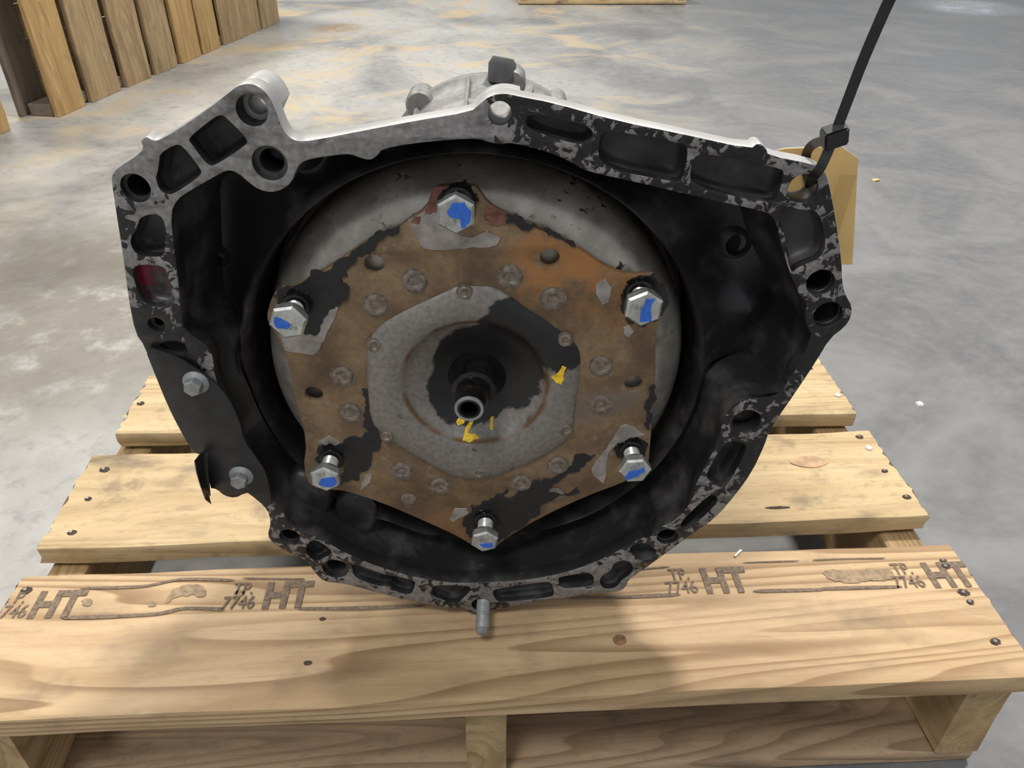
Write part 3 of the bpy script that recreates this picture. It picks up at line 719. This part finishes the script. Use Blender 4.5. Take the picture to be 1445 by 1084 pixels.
# cast ears and bosses standing back from the face
def boss(x, z, r, d0, d1, hole=None):
    if hole:
        revolve(bm, [(hole, d1), (r, d1), (r, d0)], x, z, 36, mi=1)
    else:
        revolve(bm, [(r*.2, d1), (r*.9, d1), (r, d1-.003), (r, d0)], x, z, 36, mi=1)
def ear_block(pts, hole, rear_r, d1):
    hx0, hz0 = hole[:2]
    ebm = slab_mesh([pts, circle(hx0, hz0, rear_r, 28)], FT-.0012, d1, .0015)
    emap = {}
    for v in ebm.verts:
        k_ = (v.co.y-FT)/.025
        emap[v] = bm.verts.new((hx0+(v.co.x-hx0)*(1-.05*k_), v.co.y, hz0+(v.co.z-hz0)*(1-.05*k_)))
    for f in ebm.faces: bm.faces.new([emap[v] for v in f.verts]).material_index = 1
    ebm.free()
H0, H4 = HOLES[0], HOLES[4]
ear_block(chaikin(OUTER[11:18], 1, False)+[(H0[0]+.006, H0[1]-.014), (H0[0]-.010, H0[1]-.0125)], H0, H0[2]*.62, .040)
ear_block(chaikin(OUTER[25:31], 1, False)+[(H4[0]+.013, H4[1]-.011), (H4[0]-.014, H4[1]-.011)], H4, H4[2]*.98, .027)
boss(HOLES[5][0], HOLES[5][1], .0145, .012, .019, HOLES[5][2])
# inside of the bell: wall, floor, round lip about the converter, tunnel
NA = 240
ri = polar(inner, AX, AZ, NA, min)
blob = [(.155, .17, .008, .03), (.19, .105, .012, .025), (.20, .20, -.018, .022), (-.150, -.135, -.024, .022), (-.110, -.158, -.022, .017), (-.05, -.17, -.007, .02), (.12, -.17, -.012, .02), (-.19, .02, -.015, .03), (.215, .06, -.016, .018), (-.19, .13, .01, .05)]
rings = []
RL = .186
for t in range(0, 31):
    ring = []
    for k in range(NA):
        a = 2*math.pi*k/NA
        r0 = ri[k]
        rl = min(RL, r0*.985)
        if t <= 8:
            u = t/8
            r, d = r0*(1+.008*math.sin(u*3.14)-.045*u*u), .002+.060*u*min(1, .35+(r0-rl)/.03)
        elif t <= 20:
            u = (t-8)/12
            d8 = .002+.060*min(1, .35+(r0-rl)/.03)
            r = r0*.955*(1-u)+rl*u if r0*.955 > rl else r0*.955+(rl-r0*.955)*u
            d = d8+(.040-d8)*(u**2.2)
        else:
            u = (t-20)/10
            r = rl-.006*math.sin(min(1, u*3)*math.pi/2)
            d = .040-.004*math.sin(min(1, u*4)*math.pi)+.08*u*u
        x, z = r*math.cos(a), r*math.sin(a)
        if 2 < t < 24:
            wgt = math.sin((t-2)/22*math.pi)
            for bx_, bz_, amp, rad in blob:
                q = ((x-bx_)**2+(z-bz_)**2)/(rad*rad)
                if q < 5: d += amp*math.exp(-q*1.6)*wgt
            d += .0025*wgt*noise.noise(Vector((x*22, z*22, 3)))
        ring.append((AX+x, d, AZ+z))
    rings.append(ring)
loft(bm, rings, False, True, 5)
for qx, qz, qr in CAVHOLES:
    best = min((p for rg in rings[8:20] for p in rg), key=lambda p: (p[0]-qx)**2+(p[2]-qz)**2)
    revolve(bm, [(qr*2.1, best[1]+.002), (qr*1.6, best[1]-.004), (qr*1.1, best[1]-.0065)], qx, qz, 20, mi=5)
    revolve(bm, [(qr*1.1, best[1]-.0065), (qr, best[1]-.005), (qr*.9, best[1]-.0015)], qx, qz, 20, cap1=True, mi=6)
for lp in PADS:
    lp = chaikin(lp, 2)
    prs = []
    for d, k in ((.062, 1.15), (.045, 1.08), (.036, 1.03), (.0325, .96), (.0300, .82), (.0295, .4)):
        rr_ = []
        for p in inset(lp, k):
            q = Vector((p[0]-AX, p[1]-AZ))
            q *= max(1.0, (.1765 if d > .04 else (.168 if d > .034 else .160))/q.length)
            rr_.append((AX+q.x, d, AZ+q.y))
        prs.append(rr_)
    loft(bm, prs, False, True, 5)
# outside of the bell, tapering to the main case
ro = polar(outer, AX, AZ, NA, min)
rings = [[], [], [], [], [], []]
for k in range(NA):
    rl = min(RL, ri[k]*.985)
    d8 = .002+.060*min(1, .35+(ri[k]-rl)/.03)
    R1 = min(ro[k]*.97, ri[k]+.006)
    R2 = min(max(ri[k]*.955+.006, rl+.004), R1)
    for ring, (r, d) in zip(rings, ((min(ri[k]+.005, ro[k]*.98), FT-.0015), (min(ri[k]+.005, R1), .020), (R2, max(d8+.016, .030)), (max(rl+.003, .5*R2+.5*rl), .088), (min(rl+.002, .183), .128), (.12, .155))):
        a = 2*math.pi*k/NA
        ring.append((AX+math.cos(a)*r, d, AZ+math.sin(a)*r))
loft(bm, rings, False, False, 1)
bm.normal_update()
me = from_bm(bm, 'bell', True)
bell = link('bell_housing', me, trans, (M['flange'], M['cast'], M['interior'], M['pocket'], M['red'], M['interior'], M['boreshade']), smooth=35)
bell['label'] = 'bell housing rim with bolt holes, pockets and chipped black paint'
# main case behind the bell
bm = bmesh.new()
revolve(bm, [(.13, .10), (.124, .15), (.122, .30), (.125, .385), (.1285, .39), (.1285, .398), (.125, .403), (.129, .46), (.136, .468), (.136, .482), (.128, .486), (.10, .50), (.085, .53), (.08, .62), (.04, .63)], AX, AZ, 96, cap1=True)
for ang in (100, 66, 130, 40, 160, 10, 190, 220, 320, 350):
    a = math.radians(ang)
    t = Vector((-math.sin(a), 0, math.cos(a)))*.0028
    n_ = Vector((math.cos(a), 0, math.sin(a)))
    rr = [[Vector((AX, d, AZ))+n_*(R-.01)+t, Vector((AX, d, AZ))+n_*(R+.004)+t*.6, Vector((AX, d, AZ))+n_*(R+.004)-t*.6, Vector((AX, d, AZ))+n_*(R-.01)-t] for d, R in ((.16, .124), (.30, .122), (.40, .126), (.475, .132))]
    loft(bm, rr, True, True)
for ang, rr_, ln in ((128, .017, .05), (78, .016, .03), (52, .012, .02)):
    a = math.radians(ang)
    x, z = AX+math.cos(a)*.132, AZ+math.sin(a)*.132
    revolve(bm, [(rr_*.3, .452), (rr_*.85, .452), (rr_, .456), (rr_, .49), (rr_*.3, .49)], x, z, 24, True, True)
case = link('main_case', from_bm(bm), trans, (M['case'],), smooth=40)
bm = bmesh.new()
a = math.radians(88)
tube(bm, [(AX+.016, .462, AZ+.132), (AX+.016, .462, AZ+.150), (AX+.017, .463, AZ+.156)], [.017, .016, .012], 20)
link('breather_cap', from_bm(bm), trans, (M['rubber'],), smooth=40)
# oil pan under the case, rests on the pallet
bm = bmesh.new()
rings = []
for z, k in ((.0035, .90), (.006, .96), (.055, 1.0), (.060, 1.09), (.066, 1.09), (.13, 1.0)):
    rr = []
    for i in range(40):
        t = 2*math.pi*i/40
        cx_, cy_ = math.cos(t), math.sin(t)
        sx = math.copysign(abs(cx_)**.4, cx_)*.105*k
        sy = math.copysign(abs(cy_)**.4, cy_)*.15*k
        rr.append((AX+sx, .31+sy, z))
    rings.append(rr)
loft(bm, rings, True, True)
link('oil_pan', from_bm(bm), trans, (M['sheet'],), smooth=40)

# threaded stud low on the rim
sx_, sz_ = STUD[0]
bm = bmesh.new()
prof = [(.0048, .012)]
for i in range(17):
    d = .006-.0022*i
    prof += [(.0062, d), (.0053, d-.0011)]
prof += [(.0056, -.0325), (.0030, -.0345)]
revolve(bm, prof, sx_, sz_+.001, 20, cap1=True)
link('stud', from_bm(bm), trans, (M['dullzinc'],), smooth=50)['label'] = 'threaded grey stud'

# black cover plate bolted on the left of the bell
cov = link('cover_plate', from_bm(slab_mesh([chaikin(COVER, 1)], -.0042, -.0022, .0006)), trans, (M['sheet'],), smooth=30)
cov['label'] = 'black sheet-metal cover plate'
bm = bmesh.new()
pA = []
pB = []
rowsE = []
for i in range(5):
    A_, B_ = Vector((EARIN[i][0], -.003, EARIN[i][1])), Vector((EAROUT[i][0], -.019, EAROUT[i][1]))
    Mid = (A_+B_)/2+Vector((-.002, .003, .0005))
    rowsE.append([A_, A_*.5+Mid*.5+Vector((-.001, .0015, 0)), Mid, B_])
th = Vector((.0012, -.0010, 0))
fr = [[bm.verts.new(p) for p in r] for r in rowsE]
bk = [[bm.verts.new(p+th) for p in r] for r in rowsE]
for g in (fr, bk):
    for i in range(4):
        for j in range(3): bm.faces.new((g[i][j], g[i][j+1], g[i+1][j+1], g[i+1][j]))
for i in range(4):
    bm.faces.new((fr[i][3], fr[i+1][3], bk[i+1][3], bk[i][3]))
    bm.faces.new((fr[i][0], fr[i+1][0], bk[i+1][0], bk[i][0]))
for j in range(3):
    bm.faces.new((fr[0][j], fr[0][j+1], bk[0][j+1], bk[0][j]))
    bm.faces.new((fr[4][j], fr[4][j+1], bk[4][j+1], bk[4][j]))
link('folded_ear', from_bm(bm), cov, (M['sheet'],), smooth=35)

def hex_bolt_bm(cx, cz, d_base, d_head, R, H, shank, flange_r=None, rot=0.3):
    bm = bmesh.new()
    sh = []
    nth = max(2, int((d_base-d_head)/.0016))
    for i in range(nth):
        d = d_base+(d_head-d_base)*i/nth
        sh += [(shank, d), (shank*.90, d-.0008)]
    sh.append((shank, d_head))
    revolve(bm, sh, cx, cz, 18)
    def ring(r, d, n=6): return [(cx+r*math.cos(2*math.pi*i/n+rot), d, cz+r*math.sin(2*math.pi*i/n+rot)) for i in range(n)]
    loft(bm, [ring(R*.93, d_head), ring(R, d_head-H*.10), ring(R, d_head-H*.82), ring(R*.87, d_head-H), ring(R*.3, d_head-H)], True, True)
    if flange_r: revolve(bm, [(flange_r*.4, d_head+.0035), (flange_r, d_head+.0033), (flange_r, d_head+.0018), (R*.9, d_head-.001)], cx, cz, 28)
    else: revolve(bm, [(R*.5, d_head+.0004), (R*.90, d_head+.0004), (R*.92, d_head-.0006)], cx, cz, 28)
    return bm
for cx, cz in COVERBOLTS:
    link('bolt', from_bm(hex_bolt_bm(cx, cz, .012, -.0068, .0070, .0075, .005, .0098)), cov, (M['dullzinc'],), smooth=30)

# ------------------------------------------------------------------ torque converter
conv = tag(empty('torque_converter', TLOC, TYAW), 'round steel torque converter with rusty bolted plate inside the bell housing', 'torque converter')
bm = bmesh.new()
revolve(bm, [(.150, .118), (.164, .114), (.1675, .110), (.1715, .10), (.1722, .08), (.1712, .066), (.167, .053), (.160, .043), (.150, .0365), (.138, .033), (.118, .0315), (.100, .031), (.07, .031), (.03, .045)], AX, AZ, 128, cap1=True)
link('shell', from_bm(bm), conv, (M['converter'],), smooth=60)
# weld bead ring behind the shoulder
bm = bmesh.new()
revolve(bm, [(.172, .092), (.1755, .095), (.1755, .104), (.171, .107)], AX, AZ, 128)
link('ring_edge', from_bm(bm), conv, (M['converter'],), smooth=60)

PD0, PD1 = .0215, .0275
plate = link('drive_plate', from_bm(slab_mesh([chaikin(PLATE, 1), [(AX+(x-AX)*.93, AZ+(z-AZ)*.93) for x, z in chaikin(LOBED, 1)]]+[circle(x, z, r, 20) for x, z, r in PLATEHOLES[:4]], PD0, PD1, .0010)), conv, (M['rust'],), smooth=35)
plate['label'] = 'rusty brown six-lobed drive plate'
def rivet_bm(x, z, d, r):
    bm = bmesh.new()
    revolve(bm, [(r*1.22, d+.001), (r*1.2, d-.0004), (r*1.05, d-.0002), (r*1.0, d-.0014), (r*.85, d-.0020), (r*.55, d-.0019), (r*.45, d-.0012), (r*.2, d-.0013)], x, z, 20, cap1=True)
    return bm
for x, z in RIVETS: link('rivet', from_bm(rivet_bm(x, z, PD0, .0083)), plate, (M['rivet'],), smooth=40)
for x, z, r in PLATEHOLES[4:]:
    bm = bmesh.new()
    revolve(bm, [(r, PD0-.0002), (r*.9, PD0-.0006), (r*.3, PD0-.0006)], x, z, 20, cap1=True)
    link('filled_hole', from_bm(bm), plate, (M['rivet'],), smooth=40)
k = 0
for nm_, lst, mt, dd, amp in (('bare_patch', SILVER, 'bare', .0006, .06), ('red_rust_patch', REDDISH, 'redbrown', .0008, .25), ('black_paint_patch', BLACK, 'black', .0010, .26)):
    for lp in lst:
        k += 1
        link(nm_, from_bm(slab_mesh([ragged(lp, 3, amp, k)], PD0-dd, PD0+.0003, 0)), plate, (M[mt],))
# hub plate: lobed disc with a dished middle
DR = .0565
def dish_d(r):
    if r > DR: return .0200-.0042*math.sin(min(1, (r-DR)/.027)*math.pi)**.8
    if r > DR-.005: return .0200+(DR-r)/.005*.0045
    if r > .028: return .0245+(DR-.005-r)/(DR-.033)*.011
    return .0355+(.028-r)/.028*.004
bm = bmesh.new()
lob = chaikin(LOBED, 1)
NL = 120
rl_ = polar(lob, HCX, HCZ, NL, max)
rings = []
rings.append([(HCX+math.cos(2*math.pi*i/NL)*rl_[i], PD0+.002, HCZ+math.sin(2*math.pi*i/NL)*rl_[i]) for i in range(NL)])
rings.append([(HCX+math.cos(2*math.pi*i/NL)*rl_[i], .0208, HCZ+math.sin(2*math.pi*i/NL)*rl_[i]) for i in range(NL)])
rings.append([(HCX+math.cos(2*math.pi*i/NL)*(rl_[i]-.0015), .0196, HCZ+math.sin(2*math.pi*i/NL)*(rl_[i]-.0015)) for i in range(NL)])
for u in (.93, .85, .75, .65, .5, .35, .22, .12, .04):
    rings.append([(HCX+math.cos(2*math.pi*i/NL)*(DR+(rl_[i]-.0015-DR)*u), .0196-.0034*math.sin(u*math.pi)**.8, HCZ+math.sin(2*math.pi*i/NL)*(DR+(rl_[i]-.0015-DR)*u)) for i in range(NL)])
for r in (.0565, .055, .0532, .0515, .046, .040, .034, .028, .020, .012):
    rings.append([(HCX+math.cos(2*math.pi*i/NL)*r, dish_d(r), HCZ+math.sin(2*math.pi*i/NL)*r) for i in range(NL)])
loft(bm, rings, False, True)
hub = link('hub_plate', from_bm(bm), conv, (M['hub'],), smooth=50)
hub['label'] = 'grey lobed hub plate with dished black centre'
for x, z in SMALLRIVETS: link('rivet', from_bm(rivet_bm(x, z, .0186, .0052)), hub, (M['rivet'],), smooth=40)
for i, lp in enumerate(YELLOW):
    lp = ragged(lp, 2, .12, 60+i)
    cx = sum(p[0] for p in lp)/len(lp)
    cz = sum(p[1] for p in lp)/len(lp)
    dc = dish_d(math.hypot(cx-HCX, cz-HCZ))
    s = 1.0
    bm = slab_mesh([lp], 0, .0004, 0)
    for v in bm.verts: v.co.y = dish_d(math.hypot(v.co.x-HCX, v.co.z-HCZ))-.0006+v.co.y
    link('yellow_paint_mark', from_bm(bm), hub, (M['yellow'],))
# pilot nose, leaning slightly to the left
hx, hz = HUBBASE
px_, pz_ = PILOT
prof = [(.026, .041), (.0225, .034), (.0195, .026), (.0182, .022), (.0176, .018), (.0172, .0165), (.0150, .0155), (.0137, .0150), (.0135, .006), (.0128, .003), (.0120, .0020), (.0117, -.006), (.0112, -.0098), (.0102, -.0108), (.0070, -.0108), (.0068, -.0095), (.0066, .012), (.001, .012)]
bm = bmesh.new()
rings = []
for r, d in prof:
    u = (d+.0108)/(.05+.0108)
    cx, cz = px_+(hx-px_)*u, pz_+(hz-pz_)*u
    rings.append([(cx+r*math.cos(2*math.pi*i/40), d, cz+r*math.sin(2*math.pi*i/40)) for i in range(40)])
loft(bm, rings, False, True)
link('pilot', from_bm(bm), conv, (M['oil'],), smooth=45)['label'] = 'oily black hollow pilot nose'
bm = bmesh.new()
cx, cz = px_, pz_
loft(bm, [[(cx+r*math.cos(2*math.pi*i/40), d, cz+r*math.sin(2*math.pi*i/40)) for i in range(40)] for r, d in ((.0113, -.0095), (.0108, -.0112), (.0098, -.0115), (.0090, -.0112), (.0085, -.0100))])
link('pilot_rim', from_bm(bm), conv, (M['dullzinc'],), smooth=45)
# six hex bolts with blue paint
marks = [[(-.0055, .0025), (-.001, .0085), (.006, .009), (.0095, .004), (.009, -.004), (.005, -.0085), (.003, -.008), (.0025, -.002), (-.003, -.001)],
         [(.000, .009), (.0065, .009), (.0055, -.009), (-.002, -.009)],
         [(-.0085, -.006), (-.0055, -.0085), (.008, .0005), (.006, .005), (-.004, .001)],
         [(-.0045, -.002), (.0075, -.0005), (.0075, -.006), (-.002, -.006)],
         [(-.006, -.004), (-.002, .002), (.009, .004), (.0095, -.004), (.004, -.0075)],
         [(-.0095, .001), (-.008, .005), (-.003, .003), (.002, -.001), (-.001, -.0045), (-.007, -.004)]]
for i, (cx, cz) in enumerate(BOLTS):
    R = (.0138, .0142, .0132, .0125, .0130, .0140)[i]
    dh = (.004, .004, .002, .002, .002, .004)[i]
    b = link('bolt', from_bm(hex_bolt_bm(cx, cz, PD0+.004, dh, R, .0085, .0068, None, (.52, .45, .1, .35, .5, .15)[i])), conv, (M['zinc'],), smooth=30)
    b['label'] = 'zinc hex bolt with blue paint mark'
    link('paint_mark', from_bm(slab_mesh([[(cx+x*R/.0135, cz+z*R/.0135) for x, z in ragged(marks[i], 2, .14, 30+i)]], dh-.0090, dh-.0084, 0)), b, (M['blue'],))
    bm = bmesh.new()
    revolve(bm, [(.0110, PD0-.0004), (.0105, PD0-.0030), (.0085, PD0-.0042), (.0070, PD0-.0042)], cx, cz, 24)
    link('collar', from_bm(bm), b, (M['oil'],), smooth=40)
    gr = [(cx+(.0115+.0035*random.Random(i*9+q).random())*math.cos(q*math.pi/5), cz+.001+(.0115+.0035*random.Random(i*5+q).random())*math.sin(q*math.pi/5)) for q in range(10)]
    link('grime_patch', from_bm(slab_mesh([ragged(gr, 3, .28, 80+i)], PD0-.0014, PD0+.0002, 0)), plate, (M['oil'],))
    vs, fs = text_verts('10.9', .0052, -.0058, 0, .0001)
    ca, sa = math.cos((.3, -.4, .5, 2.6, .2, -.3)[i]), math.sin((.3, -.4, .5, 2.6, .2, -.3)[i])
    oy = (-.0065, .0, .005, .003, .0045, -.0055)[i]
    ox = (-.002, -.005, .001, 0, -.001, .003)[i]
    gm = bpy.data.meshes.new('grade')
    gm.from_pydata([(cx+ox+x*ca-y*sa, dh-.0087, cz+oy+x*sa+y*ca) for x, y, z in vs], [], fs)
    link('grade_mark', gm, b, (M['dullzinc'],))

# ------------------------------------------------------------------ cable tie and tag
tie = tag(empty('cable_tie', TIE[1]), 'long black nylon cable tie threaded through the upper right corner hole', 'cable tie')
o0 = Vector(TIE[1])
def strap(pts, wd, th, name, parent):
    P = spline([Vector(p)-o0 for p in pts], 8)
    bm = bmesh.new()
    rings = []
    for i, p in enumerate(P):
        t = (P[min(i+1, len(P)-1)]-P[max(i-1, 0)]).normalized()
        s = t.cross(Vector((-.4, -.85, .25))).normalized()
        q = s.cross(t).normalized()
        rings.append([p+s*wd/2+q*th/2, p-s*wd/2+q*th/2, p-s*wd/2-q*th/2, p+s*wd/2-q*th/2])
    loft(bm, rings, True, True)
    return link(name, from_bm(bm), parent, (M['plastic'],), smooth=40)
strap(TIE, .0062, .0018, 'strap', tie)
strap(TIELOOP, .0060, .0018, 'strap_loop', tie)
bm = bmesh.new()
bmesh.ops.create_cube(bm, size=1)
for v in bm.verts: v.co = Vector((v.co.x*.0150, v.co.y*.010, v.co.z*.0130))
bmesh.ops.bevel(bm, geom=list(bm.edges), offset=.0012, segments=2, affect='EDGES')
hd = link('lock_head', from_bm(bm), tie, (M['plastic'],), Vector(TIE[4])-o0, 40)
hd.rotation_euler = (.3, -.32, 0)

tagc = sum((Vector(p) for p in TAG), Vector())/len(TAG)
tg = tag(empty('paper_tag', tagc, TYAW), 'manila card tag hanging behind the upper right corner of the bell housing', 'tag')
iv = Matrix.Rotation(-TYAW, 3, 'Z')
lp = [iv @ (Vector(p)-tagc) for p in TAG]
lp2 = [(p.x, p.z) for p in lp]
link('card', from_bm(slab_mesh([lp2], .0, .0006, 0)), tg, (M['manila'],))
k2 = [(p[0]*1.012, p[1]*1.010) for p in lp2]
link('card_backing', from_bm(slab_mesh([k2], .0007, .0012, 0)), tg, (M['cardedge'],))
xr = max(p[0] for p in lp2)
link('faded_patch', from_bm(slab_mesh([[(xr-.026, .012), (xr-.014, .012), (xr-.0165, -.036), (xr-.028, -.036)]], -.0003, .0002, 0)), tg, (M['manila2'],))

# ------------------------------------------------------------------ loose bits
def chip(name, label, loc, l, wd, h, rz, mat, cat):
    bm = bmesh.new()
    bmesh.ops.create_cube(bm, size=1)
    r = random.Random(int(abs(loc[0])*1000))
    for v in bm.verts: v.co = Vector((v.co.x*l*(1+r.uniform(-.2, .2)), v.co.y*wd*(1+r.uniform(-.4, .4)), (v.co.z+.5)*h))
    o = link(name, from_bm(bm), None, (mat,), loc)
    o.rotation_euler.z = rz
    tag(o, label, cat)
chip('wood_splinter', 'white splinter lying on the back edge of the stamped front board', (.2715, .5455, .0008), .012, .0022, .0016, .75, M['splinter'], 'splinter')
chip('wood_chip', 'small pale chip on the grey floor right of the pallet', (.755, 1.012, ZFLOOR), .010, .008, .004, .3, M['splinter'], 'chip')
chip('wood_chip', 'tan chip on the floor beside the hanging tag', (1.168, 2.085, ZFLOOR), .02, .012, .004, .3, M['manila'], 'chip')

# ------------------------------------------------------------------ pallet standing on edge at the back left
up = tag(empty('upright_pallet', (SLATS[0][0][0], SLATS[0][0][1], ZFLOOR)), 'aged slatted pallet standing upright on the floor at the upper left', 'pallet')
A0 = Vector((SLATS[0][0][0], SLATS[0][0][1], 0))
A1 = Vector((SLATS[-1][1][0], SLATS[-1][1][1], 0))
dirv = (A1-A0).normalized()
up.rotation_euler.z = math.atan2(dirv.y, dirv.x)
perp = Vector((dirv.y, -dirv.x, 0))
HT_ = 1.02
smats = ['oldyellow', 'oldwood', 'oldwood', 'oldwood', 'oldyellow', 'oldyellow', 'oldwood', 'oldwood', 'oldwood']
def slat(s0, s1, off, mat, seed, h=HT_, th=.02):
    me = board_mesh(h, s1-s0, th, seed, .004, .0012, 20)
    o = link('slat', me, up, (mat,))
    # plank x -> up, plank y -> along, plank top -> outwards (+perp = local -y)
    o.matrix_local = Matrix(((0, 1, 0, (s0+s1)/2), (0, 0, -1, off), (1, 0, 0, h/2+.001), (0, 0, 0, 1)))
    return o
for i, (a, b) in enumerate(SLATS):
    s0 = (Vector((a[0], a[1], 0))-A0).dot(dirv)
    s1 = (Vector((b[0], b[1], 0))-A0).dot(dirv)
    slat(s0, max(s1, s0+.13), 0.0, M[smats[i]], 50+i, th=.022)
slat(-.02, .11, .125, M['greywood'], 70, th=.02)
for i in range(9):
    me = board_mesh(1.86, .109, .02, 70+i, .004, .001, 20)
    o = link('back_board', me, up, (M['oldwood'],))
    o.matrix_local = Matrix(((1, 0, 0, .98), (0, 0, -1, .152), (0, 1, 0, .05+i*.112), (0, 0, 0, 1)))
for z in (.0, .47, .93):
    me = board_mesh(1.86, .085, .04, int(60+z*10), .002, .001, 20)
    o = link('stringer', me, up, (M['greywood'],))
    o.matrix_local = Matrix(((1, 0, 0, .93), (0, 1, 0, .0645), (0, 0, 1, z+.042), (0, 0, 0, 1)))

# slice of a second standing pallet at the left edge of the photo
up2 = tag(empty('upright_pallet', (-1.50, 2.66, ZFLOOR), math.atan2(dirv.y, dirv.x)), 'edge of a tan board pallet at the far left margin, nearer than the slatted one', 'pallet')
for i in range(4):
    o = link('slat', board_mesh(1.0, .14, .022, 90+i, .004, .001, 20), up2, (M['oldyellow'] if i % 2 == 0 else M['oldwood'],))
    o.matrix_local = Matrix(((0, 1, 0, -.07-.19*i), (0, 0, -1, 0), (1, 0, 0, .501), (0, 0, 0, 1)))
for z in (0.0, .46, .91):
    o = link('stringer', board_mesh(.74, .085, .04, 95, .004, .001, 20), up2, (M['greywood'],))
    o.matrix_local = Matrix(((1, 0, 0, -.372), (0, 1, 0, .066), (0, 0, 1, z+.042), (0, 0, 0, 1)))

# pallet lying flat at the back, only its front edge in view
fp = tag(empty('flat_pallet', (.86, 5.19, ZFLOOR)), 'pale pallet lying flat on the floor at the top edge of the photo', 'pallet')
for i in range(4):
    link('deck_board', board_mesh(1.04, .12, .02, 100+i, .004, .001, 24), fp, (M['yellowpine'],), (0, .06+i*.26, .135))
for x in (-.49, 0, .49):
    o = link('stringer', board_mesh(1.0, .04, .09, 110, .004, .001, 16), fp, (M['stringer'],), (x, .5, .114))
    o.rotation_euler.z = math.pi/2
for y in (.06, .92): link('bottom_board', board_mesh(1.04, .12, .02, 120, .004, .001, 24), fp, (M['yellowpine'],), (0, y, .0235))

# assumed window, out of frame, added for the floor reflection at the upper right
win = empty('assumed_window_1', (23.2, 38.0, 4.4), math.radians(-31.5))
tag(win, 'assumed far bright window, unseen, added for its floor reflection', kind='structure')
n = N('assumed_window_glow')
n.b.inputs['Emission Color'].default_value = (.72, .86, 1.0, 1)
n.b.inputs['Emission Strength'].default_value = 2.4  # glass emits light itself, standing in for daylight
M['paneglow'] = n.out((.8, .85, .9), .3)
bm = bmesh.new()
box(bm, -1.1, 1.1, -.01, .01, 0, 1.0)
link('glowing_pane', from_bm(bm), win, (M['paneglow'],))
bm = bmesh.new()
for x in (-1.15, -.38, .38, 1.15): box(bm, x-.05, x+.05, -.06, .06, -.1, 1.1)
for z in (-.05, 1.05): box(bm, -1.2, 1.2, -.05, .05, z-.05, z+.05)
link('assumed_window_frame', from_bm(bm), win, (M['lamp'],))
